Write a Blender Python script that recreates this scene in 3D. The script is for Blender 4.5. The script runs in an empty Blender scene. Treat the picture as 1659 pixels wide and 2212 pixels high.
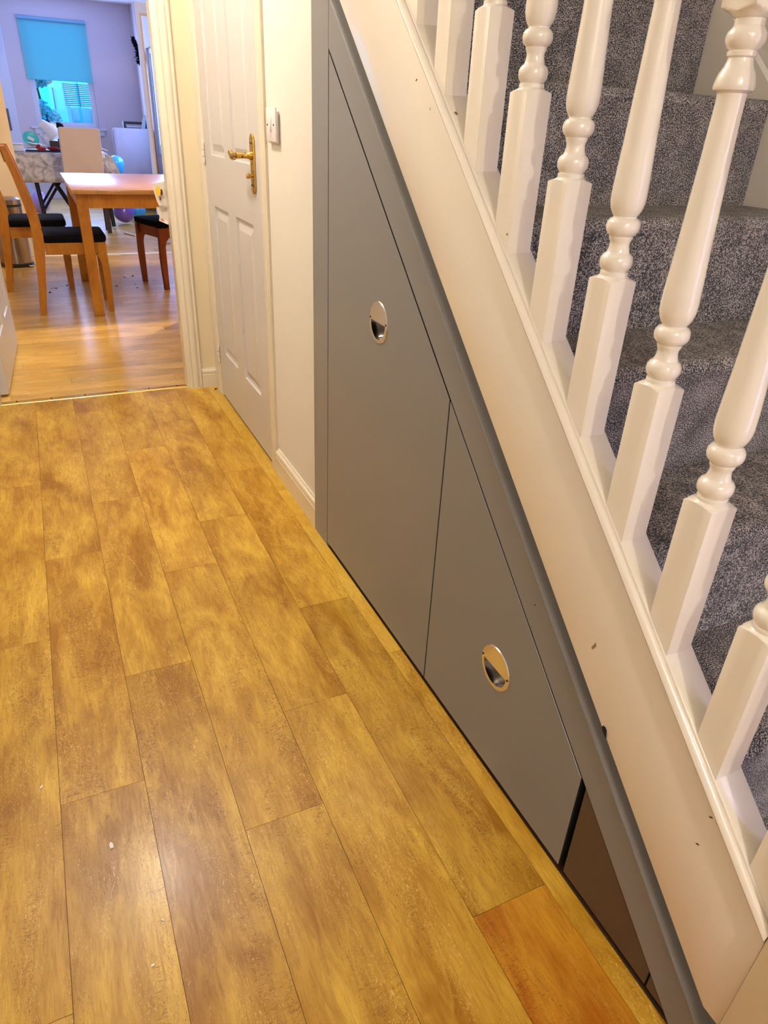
import bpy, bmesh, math, random
from mathutils import Vector, Matrix, Euler
random.seed(7)
S = bpy.context.scene
COL = S.collection
PI = math.pi

# ------------------------------------------------------------------ camera
def make_camera():
    yaw, pit, roll = 0.45631553, -0.51270147, 0.04906849
    f = Vector((math.sin(yaw)*math.cos(pit), math.cos(yaw)*math.cos(pit), math.sin(pit)))
    r = Vector((math.cos(yaw), -math.sin(yaw), 0.0))
    u = r.cross(f)
    r2 = r*math.cos(roll) + u*math.sin(roll)
    u2 = -r*math.sin(roll) + u*math.cos(roll)
    cd = bpy.data.cameras.new('camera')
    cd.sensor_fit = 'VERTICAL'; cd.sensor_height = 24.0; cd.sensor_width = 18.0
    cd.lens = 24.0*1479.96/2212.0
    cd.clip_start = 0.02; cd.clip_end = 200
    o = bpy.data.objects.new('camera', cd); COL.objects.link(o)
    m = Matrix((( r2.x, u2.x, -f.x, 0.0), (r2.y, u2.y, -f.y, 0.0), (r2.z, u2.z, -f.z, 1.13), (0, 0, 0, 1)))
    o.matrix_world = m
    S.camera = o
make_camera()

# ------------------------------------------------------------------ world, lights, exposure
S.view_settings.view_transform = 'Standard'
S.view_settings.look = 'None'
S.view_settings.gamma = 1.0
S.view_settings.use_curve_mapping = False
S.view_settings.exposure = 1.3
w = bpy.data.worlds.new('world'); S.world = w; w.use_nodes = True
bg = w.node_tree.nodes['Background']
bg.inputs['Color'].default_value = (0.015, 0.32, 0.68, 1)
bg.inputs['Strength'].default_value = 1.5

def point(name, loc, energy, color, radius):
    d = bpy.data.lights.new(name, 'POINT'); d.energy = energy; d.color = color; d.shadow_soft_size = radius
    o = bpy.data.objects.new(name, d); o.location = loc; COL.objects.link(o); return o
def area(name, loc, rot, sx, sy, energy, color):
    d = bpy.data.lights.new(name, 'AREA'); d.shape = 'RECTANGLE'; d.size = sx; d.size_y = sy; d.energy = energy; d.color = color
    o = bpy.data.objects.new(name, d); o.location = loc; o.rotation_euler = rot; COL.objects.link(o); return o
WARM = (1.0, 0.935, 0.87)
point('hall_lamp', (0.0, 2.39, 2.26), 21, WARM, 0.045)
point('entrance_lamp', (0.05, -1.9, 2.22), 29, WARM, 0.03)
point('dining_lamp', (1.15, 5.05, 2.25), 44, (1.0, 0.84, 0.62), 0.06)
area('daylight_back_window', (0.6, 11.9, 1.55), (PI/2, 0, PI), 0.8, 1.1, 26, (0.36, 0.5, 1.0))
area('daylight_side_window', (1.55, 9.4, 1.3), (PI/2, 0, PI/2), 1.3, 1.0, 18, (0.36, 0.45, 1.0))
area('daylight_front_door', (0.95, -2.95, 1.1), (PI/2, 0, 0), 0.4, 1.6, 4, (0.45, 0.5, 1.0))
area('added_fill_stair_foot', (1.40, -0.75, 0.75), (PI/2, 0, math.radians(35)), 0.5, 1.0, 3.0, (0.36, 0.40, 1.0))  # added blue fill for the lower risers, no window here

# ------------------------------------------------------------------ materials
def srgb(c):
    return tuple(((v/255)/12.92 if v/255 <= 0.04045 else (((v/255)+0.055)/1.055)**2.4) for v in c) + (1,)
def mat(name, color, rough=0.6, metal=0.0, spec=0.5, coat=0.0, var=0.0, vscale=3.0, bump=0.0, bscale=60.0, spots=None, sheen=0.0, trans=0.0, alpha=None):
    m = bpy.data.materials.new(name); m.use_nodes = True
    nt = m.node_tree; n = nt.nodes; b = n['Principled BSDF']
    c = color if len(color) == 4 else tuple(color) + (1,)
    b.inputs['Base Color'].default_value = c
    b.inputs['Roughness'].default_value = rough
    b.inputs['Metallic'].default_value = metal
    b.inputs['Specular IOR Level'].default_value = spec
    b.inputs['Coat Weight'].default_value = coat
    b.inputs['Coat Roughness'].default_value = 0.12
    b.inputs['Sheen Weight'].default_value = sheen
    b.inputs['Transmission Weight'].default_value = trans
    L = nt.links.new
    tc = n.new('ShaderNodeTexCoord')
    last = None
    if var > 0:
        no = n.new('ShaderNodeTexNoise'); no.inputs['Scale'].default_value = vscale; no.inputs['Detail'].default_value = 5
        L(tc.outputs['Object'], no.inputs['Vector'])
        mx = n.new('ShaderNodeMix'); mx.data_type = 'RGBA'
        mx.inputs[6].default_value = tuple(v*(1-var) for v in c[:3]) + (1,)
        mx.inputs[7].default_value = tuple(min(1, v*(1+var)) for v in c[:3]) + (1,)
        L(no.outputs['Fac'], mx.inputs[0]); L(mx.outputs[2], b.inputs['Base Color']); last = mx.outputs[2]
    if spots:
        sc, thr, dark = spots
        no = n.new('ShaderNodeTexNoise'); no.inputs['Scale'].default_value = sc; no.inputs['Detail'].default_value = 2
        L(tc.outputs['Object'], no.inputs['Vector'])
        rp = n.new('ShaderNodeMapRange'); rp.inputs['From Min'].default_value = thr; rp.inputs['From Max'].default_value = thr+0.02
        L(no.outputs['Fac'], rp.inputs['Value'])
        mx = n.new('ShaderNodeMix'); mx.data_type = 'RGBA'
        if last: L(last, mx.inputs[6])
        else: mx.inputs[6].default_value = c
        mx.inputs[7].default_value = dark
        L(rp.outputs['Result'], mx.inputs[0]); L(mx.outputs[2], b.inputs['Base Color'])
    if bump > 0:
        no = n.new('ShaderNodeTexNoise'); no.inputs['Scale'].default_value = bscale; no.inputs['Detail'].default_value = 4
        L(tc.outputs['Object'], no.inputs['Vector'])
        bp = n.new('ShaderNodeBump'); bp.inputs['Strength'].default_value = bump; bp.inputs['Distance'].default_value = 0.002
        L(no.outputs['Fac'], bp.inputs['Height']); L(bp.outputs['Normal'], b.inputs['Normal'])
    return m

M = {}
M['wall'] = mat('cream_wall_paint', (0.70, 0.65, 0.555), 0.75, bump=0.12, bscale=160, spots=(9.0, 0.76, (0.5, 0.42, 0.3, 1)))
M['wall_end'] = mat('pale_yellow_wall_paint', (0.70, 0.59, 0.385), 0.75, bump=0.1, bscale=160)
M['gloss'] = mat('cream_gloss_paint', (0.85, 0.78, 0.65), 0.24, coat=0.5, spots=(30.0, 0.775, (0.32, 0.2, 0.09, 1)))
M['gloss2'] = mat('white_trim_paint', (0.70, 0.62, 0.47), 0.3, coat=0.3, spots=(40.0, 0.79, (0.3, 0.2, 0.08, 1)))
M['door_white'] = mat('white_door_paint', (0.56, 0.525, 0.49), 0.36, bump=0.08, bscale=90)
M['grey'] = mat('grey_satin_paint', (0.228, 0.222, 0.214), 0.36, spec=0.5, bump=0.05, bscale=700, var=0.05, vscale=900)
M['filler'] = mat('shade_darkened_filler_paint', (0.085, 0.05, 0.035), 0.4, bump=0.05, bscale=700)  # brown stands in for the dimmer light on the lowest cupboard panels
M['dark'] = mat('dark_void', (0.006, 0.005, 0.005), 0.9)  # near black for joints and paint chip, also painted shade in cupboard gaps
M['chrome'] = mat('polished_chrome', (0.80, 0.77, 0.74), 0.13, metal=1.0)
M['chrome_dark'] = mat('steel_pocket', (0.10, 0.085, 0.08), 0.25, metal=1.0)
M['brass'] = mat('worn_brass', (0.62, 0.40, 0.10), 0.27, metal=1.0, var=0.35, vscale=60, spots=(70, 0.62, (0.18, 0.08, 0.02, 1)))
M['brass_strip'] = mat('brass_threshold', (0.85, 0.62, 0.22), 0.2, metal=1.0)
M['leafw'] = mat('daylight_tinted_door_paint', (0.42, 0.50, 0.95), 0.5)  # white leaf, with the blue of daylight put into its colour
M['plastic'] = mat('white_plastic', (0.74, 0.68, 0.64), 0.35)
M['lav'] = mat('lavender_wall_paint', (0.66, 0.575, 0.64), 0.8, bump=0.1, bscale=120)
M['ceil'] = mat('ceiling_paint', (0.8, 0.78, 0.76), 0.9)
M['pvc'] = mat('white_window_frame', (0.66, 0.68, 0.80), 0.35)
M['glass'] = mat('window_glass', (0.95, 1, 1), 0.0, trans=1.0)
M['black_fab'] = mat('black_cushion_fabric', (0.004, 0.004, 0.005), 0.9, spec=0.1)
M['black_metal'] = mat('black_metal', (0.008, 0.008, 0.009), 0.4)
M['parsons'] = mat('beige_upholstery', (0.70, 0.55, 0.48), 0.85, bump=0.2, bscale=250, sheen=0.2)
M['armfab'] = mat('grey_lilac_upholstery', (0.38, 0.34, 0.38), 0.85, var=0.08, vscale=8, bump=0.2, bscale=200)
M['skirt'] = mat('lower_chair_fabric', (0.55, 0.47, 0.45), 0.85)
M['paper'] = mat('white_paper', (0.80, 0.74, 0.66), 0.7)
M['white'] = mat('matt_white', (0.80, 0.80, 0.84), 0.6)
M['teal'] = mat('turquoise_plastic', (0.05, 0.62, 0.58), 0.35)
M['red'] = mat('dark_red_fabric', (0.30, 0.01, 0.02), 0.7)
M['yellow'] = mat('yellow_paint', (0.85, 0.50, 0.02), 0.6)
M['brown'] = mat('brown_paint', (0.12, 0.03, 0.01), 0.6)
M['redp'] = mat('red_paint', (0.7, 0.05, 0.02), 0.6)
M['navy'] = mat('navy_card', (0.01, 0.015, 0.12), 0.5)
M['darkwood'] = mat('dark_wood', (0.035, 0.012, 0.02), 0.5)
M['blue_bal'] = mat('sky_blue_latex', (0.05, 0.42, 0.80), 0.2, coat=0.5)
M['pink_bal'] = mat('lilac_pink_latex', (0.62, 0.40, 0.72), 0.2, coat=0.5)
M['purple_bal'] = mat('purple_latex', (0.16, 0.09, 0.50), 0.2, coat=0.5)
M['crumb'] = mat('dark_crumb', (0.02, 0.012, 0.01), 0.9)
M['tinsel'] = mat('black_tinsel', (0.004, 0.004, 0.01), 0.4)
M['bin'] = mat('brushed_steel', (0.42, 0.36, 0.33), 0.22, metal=1.0)
M['fence'] = mat('fence_timber', (0.2, 0.2, 0.3), 0.8)
M['leaf'] = mat('hedge_foliage', (0.3, 0.45, 0.5), 0.8, var=0.7, vscale=4)
M['render'] = mat('pale_render', (0.85, 0.95, 0.9), 0.8)
M['fabg'] = mat('garden_cushion', (0.55, 0.6, 0.7), 0.8)
M['ground'] = mat('garden_paving', (0.3, 0.45, 0.45), 0.9, var=0.4, vscale=2)

def blind_mat():
    m = bpy.data.materials.new('roller_blind_fabric'); m.use_nodes = True
    nt = m.node_tree; n = nt.nodes; b = n['Principled BSDF']
    b.inputs['Base Color'].default_value = (0.30, 0.72, 0.80, 1); b.inputs['Roughness'].default_value = 0.9
    t = n.new('ShaderNodeBsdfTranslucent'); t.inputs['Color'].default_value = (0.45, 1.0, 1.0, 1)
    mx = n.new('ShaderNodeMixShader'); mx.inputs[0].default_value = 0.55
    nt.links.new(b.outputs[0], mx.inputs[1]); nt.links.new(t.outputs[0], mx.inputs[2])
    nt.links.new(mx.outputs[0], n['Material Output'].inputs[0]); return m
M['blind'] = blind_mat()

def wood_mat(name, light, dark, deep, along='Y', rough=0.34, fleck=1.0, vary=0.25, patch=2.2, coat=0.15, lightfleck=None):
    """printed oak: blotchy tone, long grain, short dark flecks; each board shifted by its own random number"""
    m = bpy.data.materials.new(name); m.use_nodes = True
    nt = m.node_tree; n = nt.nodes; b = n['Principled BSDF']; L = nt.links.new
    tc = n.new('ShaderNodeTexCoord'); oi = n.new('ShaderNodeObjectInfo')
    mul = n.new('ShaderNodeMath'); mul.operation = 'MULTIPLY'; mul.inputs[1].default_value = 57.0
    L(oi.outputs['Random'], mul.inputs[0])
    add = n.new('ShaderNodeVectorMath'); add.operation = 'ADD'
    cx = n.new('ShaderNodeCombineXYZ'); L(mul.outputs[0], cx.inputs[0]); L(mul.outputs[0], cx.inputs[1]); L(mul.outputs[0], cx.inputs[2])
    L(tc.outputs['Object'], add.inputs[0]); L(cx.outputs[0], add.inputs[1])
    def noise(sx, sy, sz, det, rg=0.6, dist=0.0):
        mp = n.new('ShaderNodeMapping'); mp.inputs['Scale'].default_value = (sx, sy, sz)
        L(add.outputs[0], mp.inputs['Vector'])
        no = n.new('ShaderNodeTexNoise'); no.inputs['Scale'].default_value = 1.0; no.inputs['Detail'].default_value = det
        no.inputs['Roughness'].default_value = rg; no.inputs['Distortion'].default_value = dist
        L(mp.outputs[0], no.inputs['Vector']); return no.outputs['Fac']
    k = (lambda a, c: (a, c, 1)) if along == 'Y' else ((lambda a, c: (c, a, 1)) if along == 'X' else (lambda a, c: (a, a, c)))
    def rng(src, a, c, o0=0.0, o1=1.0):
        r = n.new('ShaderNodeMapRange'); r.inputs['From Min'].default_value = a; r.inputs['From Max'].default_value = c
        r.inputs['To Min'].default_value = o0; r.inputs['To Max'].default_value = o1
        L(src, r.inputs['Value']); return r.outputs['Result']
    def mix(fac, a, c):
        x = n.new('ShaderNodeMix'); x.data_type = 'RGBA'; L(fac, x.inputs[0])
        if isinstance(a, tuple): x.inputs[6].default_value = a
        else: L(a, x.inputs[6])
        if isinstance(c, tuple): x.inputs[7].default_value = c
        else: L(c, x.inputs[7])
        return x.outputs[2]
    big = noise(*k(9*patch/2.2, 3.2*patch/2.2), 3, 0.55, 0.6)
    grain = noise(*k(210, 22), 4, 0.65, 0.8)
    fine = noise(*k(620, 70), 3, 0.7)
    fl = noise(*k(300, 80), 2, 0.5, 2.5)
    zone = noise(*k(14, 3.0), 2, 0.5, 0.4)
    c1 = mix(rng(big, 0.33, 0.70), dark, light)
    c2 = mix(rng(grain, 0.40, 0.72, 0.0, 0.42), c1, deep)
    mz = n.new('ShaderNodeMath'); mz.operation = 'MULTIPLY'
    L(rng(fl, 0.60, 0.66, 0, 0.75*fleck), mz.inputs[0]); L(rng(zone, 0.48, 0.62), mz.inputs[1])
    c3 = mix(mz.outputs[0], c2, deep)
    if lightfleck:
        ry = noise(*k(75, 190), 2, 0.55, 2.0); zr = noise(*k(16, 3.2), 1, 0.5, 0.8)
        mr = n.new('ShaderNodeMath'); mr.operation = 'MULTIPLY'
        L(rng(ry, 0.55, 0.62, 0, 0.55), mr.inputs[0]); L(rng(zr, 0.52, 0.62), mr.inputs[1])
        c3 = mix(mr.outputs[0], c3, deep)
        mid = noise(*k(38, 9), 3, 0.6, 1.0)
        c3 = mix(rng(mid, 0.52, 0.72, 0, 0.35), c3, dark)
        c3 = mix(rng(mid, 0.48, 0.30, 0, 0.35), c3, light)
        lf = noise(*k(230, 60), 2, 0.6, 3.0); zl = noise(*k(17, 4.0), 2, 0.5, 0.6)
        ml = n.new('ShaderNodeMath'); ml.operation = 'MULTIPLY'
        L(rng(lf, 0.58, 0.66, 0, 0.6), ml.inputs[0]); L(rng(zl, 0.46, 0.6), ml.inputs[1])
        c3 = mix(ml.outputs[0], c3, lightfleck)
    c4 = mix(rng(fine, 0.62, 0.8, 0, 0.25), c3, deep)
    hs = n.new('ShaderNodeHueSaturation'); L(c4, hs.inputs['Color'])
    vv = n.new('ShaderNodeMapRange'); vv.inputs['To Min'].default_value = 1-vary; vv.inputs['To Max'].default_value = 1+vary*0.8
    rr = n.new('ShaderNodeMath'); rr.operation = 'FRACT'; m2 = n.new('ShaderNodeMath'); m2.operation = 'MULTIPLY'; m2.inputs[1].default_value = 13.7
    L(oi.outputs['Random'], m2.inputs[0]); L(m2.outputs[0], rr.inputs[0]); L(rr.outputs[0], vv.inputs['Value'])
    L(vv.outputs['Result'], hs.inputs['Value'])
    L(hs.outputs[0], b.inputs['Base Color'])
    L(rng(grain, 0.3, 0.7, rough-0.05, rough+0.12), b.inputs['Roughness'])
    b.inputs['Specular IOR Level'].default_value = 0.3
    b.inputs['Coat Weight'].default_value = coat; b.inputs['Coat Roughness'].default_value = 0.2
    bp = n.new('ShaderNodeBump'); bp.inputs['Strength'].default_value = 0.25; bp.inputs['Distance'].default_value = 0.0008
    L(fl, bp.inputs['Height']); L(bp.outputs['Normal'], b.inputs['Normal'])
    return m
M['oak_floor'] = wood_mat('golden_oak_vinyl_plank', (0.70, 0.425, 0.048, 1), (0.345, 0.148, 0.001, 1), (0.15, 0.045, 0.0, 1), 'Y', 0.34, vary=0.10, coat=0.13, patch=2.5, lightfleck=(0.80, 0.56, 0.18, 1))
M['oak_red'] = wood_mat('reddish_oak_plank', (0.64, 0.33, 0.02, 1), (0.36, 0.10, 0.001, 1), (0.13, 0.02, 0.0, 1), 'Y', 0.34, vary=0.02, coat=0.13, patch=2.5, lightfleck=(0.6, 0.28, 0.04, 1))
M['border'] = wood_mat('light_oak_border', (0.72, 0.46, 0.07, 1), (0.58, 0.32, 0.025, 1), (0.28, 0.11, 0.01, 1), 'Y', 0.36, vary=0.16)
M['dining_floor'] = wood_mat('dining_oak_laminate', (0.76, 0.50, 0.14, 1), (0.56, 0.32, 0.06, 1), (0.22, 0.09, 0.015, 1), 'X', 0.30, fleck=0.3, vary=0.16, coat=0.16)
M['pine'] = wood_mat('honey_oak_furniture', (0.56, 0.23, 0.015, 1), (0.42, 0.14, 0.005, 1), (0.15, 0.04, 0.003, 1), 'Z', 0.4, fleck=0.3, vary=0.05)
M['tabletop'] = wood_mat('oak_table_top', (0.55, 0.27, 0.09, 1), (0.42, 0.19, 0.05, 1), (0.2, 0.08, 0.02, 1), 'X', 0.3, fleck=0.2, vary=0.05, coat=0.6)
M['redwood'] = wood_mat('red_brown_furniture', (0.30, 0.055, 0.008, 1), (0.2, 0.03, 0.004, 1), (0.08, 0.012, 0.002, 1), 'Z', 0.45, fleck=0.2, vary=0.05)

def marble_mat():
    m = mat('marbled_tablecloth', (0.5, 0.46, 0.44), 0.55)
    nt = m.node_tree; n = nt.nodes; b = n['Principled BSDF']
    tc = n.new('ShaderNodeTexCoord'); no = n.new('ShaderNodeTexNoise'); no.inputs['Scale'].default_value = 9; no.inputs['Detail'].default_value = 8; no.inputs['Distortion'].default_value = 2.2
    nt.links.new(tc.outputs['Object'], no.inputs['Vector'])
    r = n.new('ShaderNodeValToRGB'); e = r.color_ramp.elements
    e[0].position = 0.32; e[0].color = (0.27, 0.24, 0.24, 1); e[1].position = 0.62; e[1].color = (0.72, 0.67, 0.64, 1)
    x = r.color_ramp.elements.new(0.48); x.color = (0.54, 0.49, 0.46, 1)
    nt.links.new(no.outputs['Fac'], r.inputs[0]); nt.links.new(r.outputs[0], b.inputs['Base Color']); return m
M['marble'] = marble_mat()

def carpet_mat():
    m = bpy.data.materials.new('speckled_grey_carpet'); m.use_nodes = True
    nt = m.node_tree; n = nt.nodes; b = n['Principled BSDF']; L = nt.links.new
    tc = n.new('ShaderNodeTexCoord')
    no = n.new('ShaderNodeTexNoise'); no.inputs['Scale'].default_value = 430; no.inputs['Detail'].default_value = 3; no.inputs['Roughness'].default_value = 0.75
    L(tc.outputs['Object'], no.inputs['Vector'])
    n2 = n.new('ShaderNodeTexNoise'); n2.inputs['Scale'].default_value = 22; n2.inputs['Detail'].default_value = 3
    L(tc.outputs['Object'], n2.inputs['Vector'])
    r = n.new('ShaderNodeValToRGB'); e = r.color_ramp.elements
    e[0].position = 0.445; e[0].color = (0.010, 0.008, 0.010, 1)
    e[1].position = 0.58; e[1].color = (0.80, 0.70, 0.58, 1)
    x = e.new(0.50); x.color = (0.135, 0.115, 0.097, 1)
    ad = n.new('ShaderNodeMath'); ad.operation = 'MULTIPLY_ADD'; ad.inputs[1].default_value = 0.14; L(n2.outputs['Fac'], ad.inputs[0])
    sb = n.new('ShaderNodeMath'); sb.operation = 'SUBTRACT'; sb.inputs[1].default_value = 0.07; L(no.outputs['Fac'], sb.inputs[0]); L(sb.outputs[0], ad.inputs[2])
    L(ad.outputs[0], r.inputs[0]); L(r.outputs[0], b.inputs['Base Color'])
    b.inputs['Roughness'].default_value = 1.0; b.inputs['Specular IOR Level'].default_value = 0.1
    b.inputs['Sheen Weight'].default_value = 0.25
    bp = n.new('ShaderNodeBump'); bp.inputs['Strength'].default_value = 1.0; bp.inputs['Distance'].default_value = 0.004
    L(no.outputs['Fac'], bp.inputs['Height']); L(bp.outputs['Normal'], b.inputs['Normal'])
    return m
M['carpet'] = carpet_mat()

# ------------------------------------------------------------------ helpers
def tag(o, label=None, cat=None, group=None, kind=None):
    if label: o['label'] = label
    if cat: o['category'] = cat
    if group: o['group'] = group
    if kind: o['kind'] = kind
    return o
def empty(name, loc=(0, 0, 0), rz=0.0, **k):
    o = bpy.data.objects.new(name, None); COL.objects.link(o); o.location = loc; o.rotation_euler = (0, 0, rz)
    o.empty_display_size = 0.05
    return tag(o, **k)
def world_of(o):
    m = Matrix.LocRotScale(o.location, o.rotation_euler, o.scale)
    if o.parent: return world_of(o.parent) @ o.matrix_parent_inverse @ m
    return m
def obj(name, bm, m, parent=None, smooth=False, local=False, **k):
    me = bpy.data.meshes.new(name)
    bmesh.ops.recalc_face_normals(bm, faces=bm.faces)
    bm.to_mesh(me); bm.free()
    if smooth:
        me.set_sharp_from_angle(angle=math.radians(38))
        for p in me.polygons: p.use_smooth = True
    me.materials.append(M[m] if isinstance(m, str) else m)
    o = bpy.data.objects.new(name, me); COL.objects.link(o)
    if parent:
        o.parent = parent
        if not local: o.matrix_parent_inverse = world_of(parent).inverted()
    return tag(o, **k)
def B(): return bmesh.new()
def box(bm, x0, x1, y0, y1, z0, z1, bev=0.0, seg=2):
    r = bmesh.ops.create_cube(bm, size=1.0)
    for v in r['verts']:
        v.co = Vector(((x0+x1)/2 + v.co.x*(x1-x0), (y0+y1)/2 + v.co.y*(y1-y0), (z0+z1)/2 + v.co.z*(z1-z0)))
    if bev > 0:
        es = list({e for v in r['verts'] for e in v.link_edges})
        bmesh.ops.bevel(bm, geom=es, offset=bev, segments=seg, affect='EDGES', profile=0.5)
    return bm
def bx(*a, **k): return box(B(), *a, **k)
def prism(bm, pts, fn, d0, d1, bev=0.0):
    """closed 2-D outline pts extruded from d0 to d1; fn(u, v, d) -> 3-D"""
    a = [bm.verts.new(fn(u, v, d0)) for u, v in pts]; c = [bm.verts.new(fn(u, v, d1)) for u, v in pts]
    n = len(pts); fs = []
    fs.append(bm.faces.new(a)); fs.append(bm.faces.new(c[::-1]))
    for i in range(n):
        j = (i+1) % n
        fs.append(bm.faces.new((a[i], c[i], c[j], a[j])))
    if bev > 0:
        es = [e for e in fs[0].edges] + [e for e in fs[1].edges]
        bmesh.ops.recalc_face_normals(bm, faces=fs)
        bmesh.ops.bevel(bm, geom=es, offset=bev, segments=2, affect='EDGES', profile=0.5)
    return bm
FX = lambda u, v, d: Vector((d, u, v))      # outline in the Y-Z plane, extruded along X
FY = lambda u, v, d: Vector((u, d, v))      # outline in the X-Z plane, extruded along Y
FZ = lambda u, v, d: Vector((u, v, d))      # outline in the X-Y plane, extruded along Z
SL = 0.9
def slope(bm, pts, y0, y1):
    """outline (x, c) carried up the stair slope z = 0.9 y + c"""
    return prism(bm, pts, lambda u, v, d: Vector((u, d, SL*d+v)), y0, y1)
def lathe(bm, prof, c=(0, 0, 0), seg=32, square=None, axis='Z'):
    rings = []
    for r, z in prof:
        ring = []
        for i in range(seg):
            a = 2*PI*i/seg
            rr = r
            if square:
                sq = square/max(abs(math.cos(a)), abs(math.sin(a)))
                rr = min(r, sq)
            p = Vector((rr*math.cos(a), rr*math.sin(a), z))
            if axis == 'X': p = Vector((p.z, p.x, p.y))
            elif axis == 'Y': p = Vector((p.x, p.z, p.y))
            ring.append(bm.verts.new(p+Vector(c)))
        rings.append(ring)
    for a, b_ in zip(rings, rings[1:]):
        for i in range(seg):
            j = (i+1) % seg
            bm.faces.new((a[i], a[j], b_[j], b_[i]))
    bm.faces.new(rings[0][::-1]); bm.faces.new(rings[-1])
    return bm
def tube(bm, path, rad, seg=10, flat=None):
    """round or elliptical bar along a path; rad may be a list; flat = (ru, rv) factors"""
    P = [Vector(p) for p in path]; n = len(P)
    R = rad if isinstance(rad, (list, tuple)) else [rad]*n
    rings = []; up = Vector((0, 0, 1))
    t0 = (P[1]-P[0]).normalized()
    if abs(t0.z) > 0.9: up = Vector((0, 1, 0))
    for i in range(n):
        t = (P[min(i+1, n-1)]-P[max(i-1, 0)]).normalized()
        s = t.cross(up).normalized(); u = s.cross(t).normalized(); up = u
        fu, fv = flat if flat else (1, 1)
        rings.append([bm.verts.new(P[i] + s*math.cos(2*PI*k/seg)*R[i]*fu + u*math.sin(2*PI*k/seg)*R[i]*fv) for k in range(seg)])
    for a, b_ in zip(rings, rings[1:]):
        for i in range(seg):
            j = (i+1) % seg; bm.faces.new((a[i], a[j], b_[j], b_[i]))
    bm.faces.new(rings[0][::-1]); bm.faces.new(rings[-1])
    return bm
def bar(bm, path, hw, hd):
    """rectangular bar in the X-Z plane, half width hw(list) along the plane normal, half depth hd in Y"""
    P = [Vector(p) for p in path]; n = len(P); W = hw if isinstance(hw, (list, tuple)) else [hw]*n
    rings = []
    for i in range(n):
        t = (P[min(i+1, n-1)]-P[max(i-1, 0)]).normalized()
        s = Vector((t.z, 0, -t.x)).normalized()
        if i in (0, n-1): s = Vector((1, 0, 0)) if abs(t.z) > 0.3 else Vector((0, 0, 1))
        D = Vector((0, hd, 0))
        rings.append([bm.verts.new(P[i]+q) for q in (s*W[i]+D, s*W[i]-D, -s*W[i]-D, -s*W[i]+D)])
    for a, b_ in zip(rings, rings[1:]):
        for i in range(4):
            j = (i+1) % 4; bm.faces.new((a[i], a[j], b_[j], b_[i]))
    bm.faces.new(rings[0][::-1]); bm.faces.new(rings[-1])
    return bm
def rrect(x0, x1, y0, y1, r, seg=5):
    pts = []
    for cx, cy, a0 in ((x1-r, y1-r, 0), (x0+r, y1-r, 90), (x0+r, y0+r, 180), (x1-r, y0+r, 270)):
        for i in range(seg+1):
            a = math.radians(a0+90*i/seg); pts.append((cx+r*math.cos(a), cy+r*math.sin(a)))
    return pts
def copy_tree(o, parent=None):
    c = o.copy(); COL.objects.link(c)
    if parent: c.parent = parent
    for ch in list(o.children): copy_tree(ch, c)
    return c
def struct(name, bm, m, parent=None, smooth=False): return obj(name, bm, m, parent, smooth, kind=None if parent else 'structure')

# ------------------------------------------------------------------ floors
TH = 3.262                       # threshold between hall and dining room
fl = struct('floor', box(bx(-0.62, 0.600, -3.2, TH, -0.06, -0.003), 0.6365, 1.62, -3.2, TH, -0.06, -0.003), mat('dark_brown_joint', (0.06, 0.02, 0.003), 0.9))
obj('gap_shade_strip', bx(0.6005, 0.636, -3.2, TH, -0.06, -0.0032), 'dark', fl)  # black strip painted as the shade along the cupboard foot
PW = 0.15085
joints = {-3: [2.3, 1.2, 0.3], -2: [1.96, 1.075, 0.19], -1: [2.40, 1.513, 0.625], 0: [2.767, 1.884, 1.0, 0.12], 1: [3.05, 2.192, 1.3085, 0.42],
          2: [3.05, 2.586, 1.701, 0.8155, -0.07], 3: [2.831, 1.950, 1.068, 0.19], 4: [2.271, 1.405, 0.514, -0.37]}
def plank(x0, x1, y0, y1, m, parent):
    cx, cy = (x0+x1)/2, (y0+y1)/2
    bm = B(); box(bm, x0-cx+0.0004, x1-cx-0.0004, y0-cy+0.0004, y1-cy-0.0004, -0.003, random.uniform(-0.0002, 0.0), 0)
    o = obj('plank', bm, m, parent, local=True); o.location = (cx, cy, 0); return o
for k in range(-4, 10):
    x0 = (k-1)*PW; x1 = x0+PW
    if k == 4: x1 = 0.597
    if k >= 5:                   # beyond the cupboards, at the foot of the stairs
        x0 = 0.597+0.05+(k-5)*PW; x1 = x0+PW; top = 0.2
        cuts = [top] + [top-0.9*i-random.uniform(0, .5) for i in range(1, 4)]
    else:
        top = TH
        js = joints.get(k, [2.6, 1.5, 0.5]) if k != 5 else []
        # key k is the column that spans [(k-1)*PW, k*PW]
        cuts = [top] + [j for j in js]
    while cuts[-1] > -3.0: cuts.append(max(-3.15, cuts[-1]-0.915))
    if cuts[-1] > -3.0: cuts[-1] = -3.15
    for a, b_ in zip(cuts, cuts[1:]):
        if x0 < -0.60: continue
        plank(x0, x1, b_, a, 'oak_red' if (k == 4 and a < 0.6) else 'oak_floor', fl)
for a, b_ in ((TH, 2.07), (2.07, 1.674), (1.674, 1.155), (1.155, 0.24), (0.24, -0.67), (-0.67, -1.6), (-1.6, -3.15)):
    plank(0.597, 0.648 if (b_ >= 1.674 or a < 0.25) else 0.634, b_, a, 'border' if b_ > 1.0 else 'oak_floor', fl)

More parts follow.
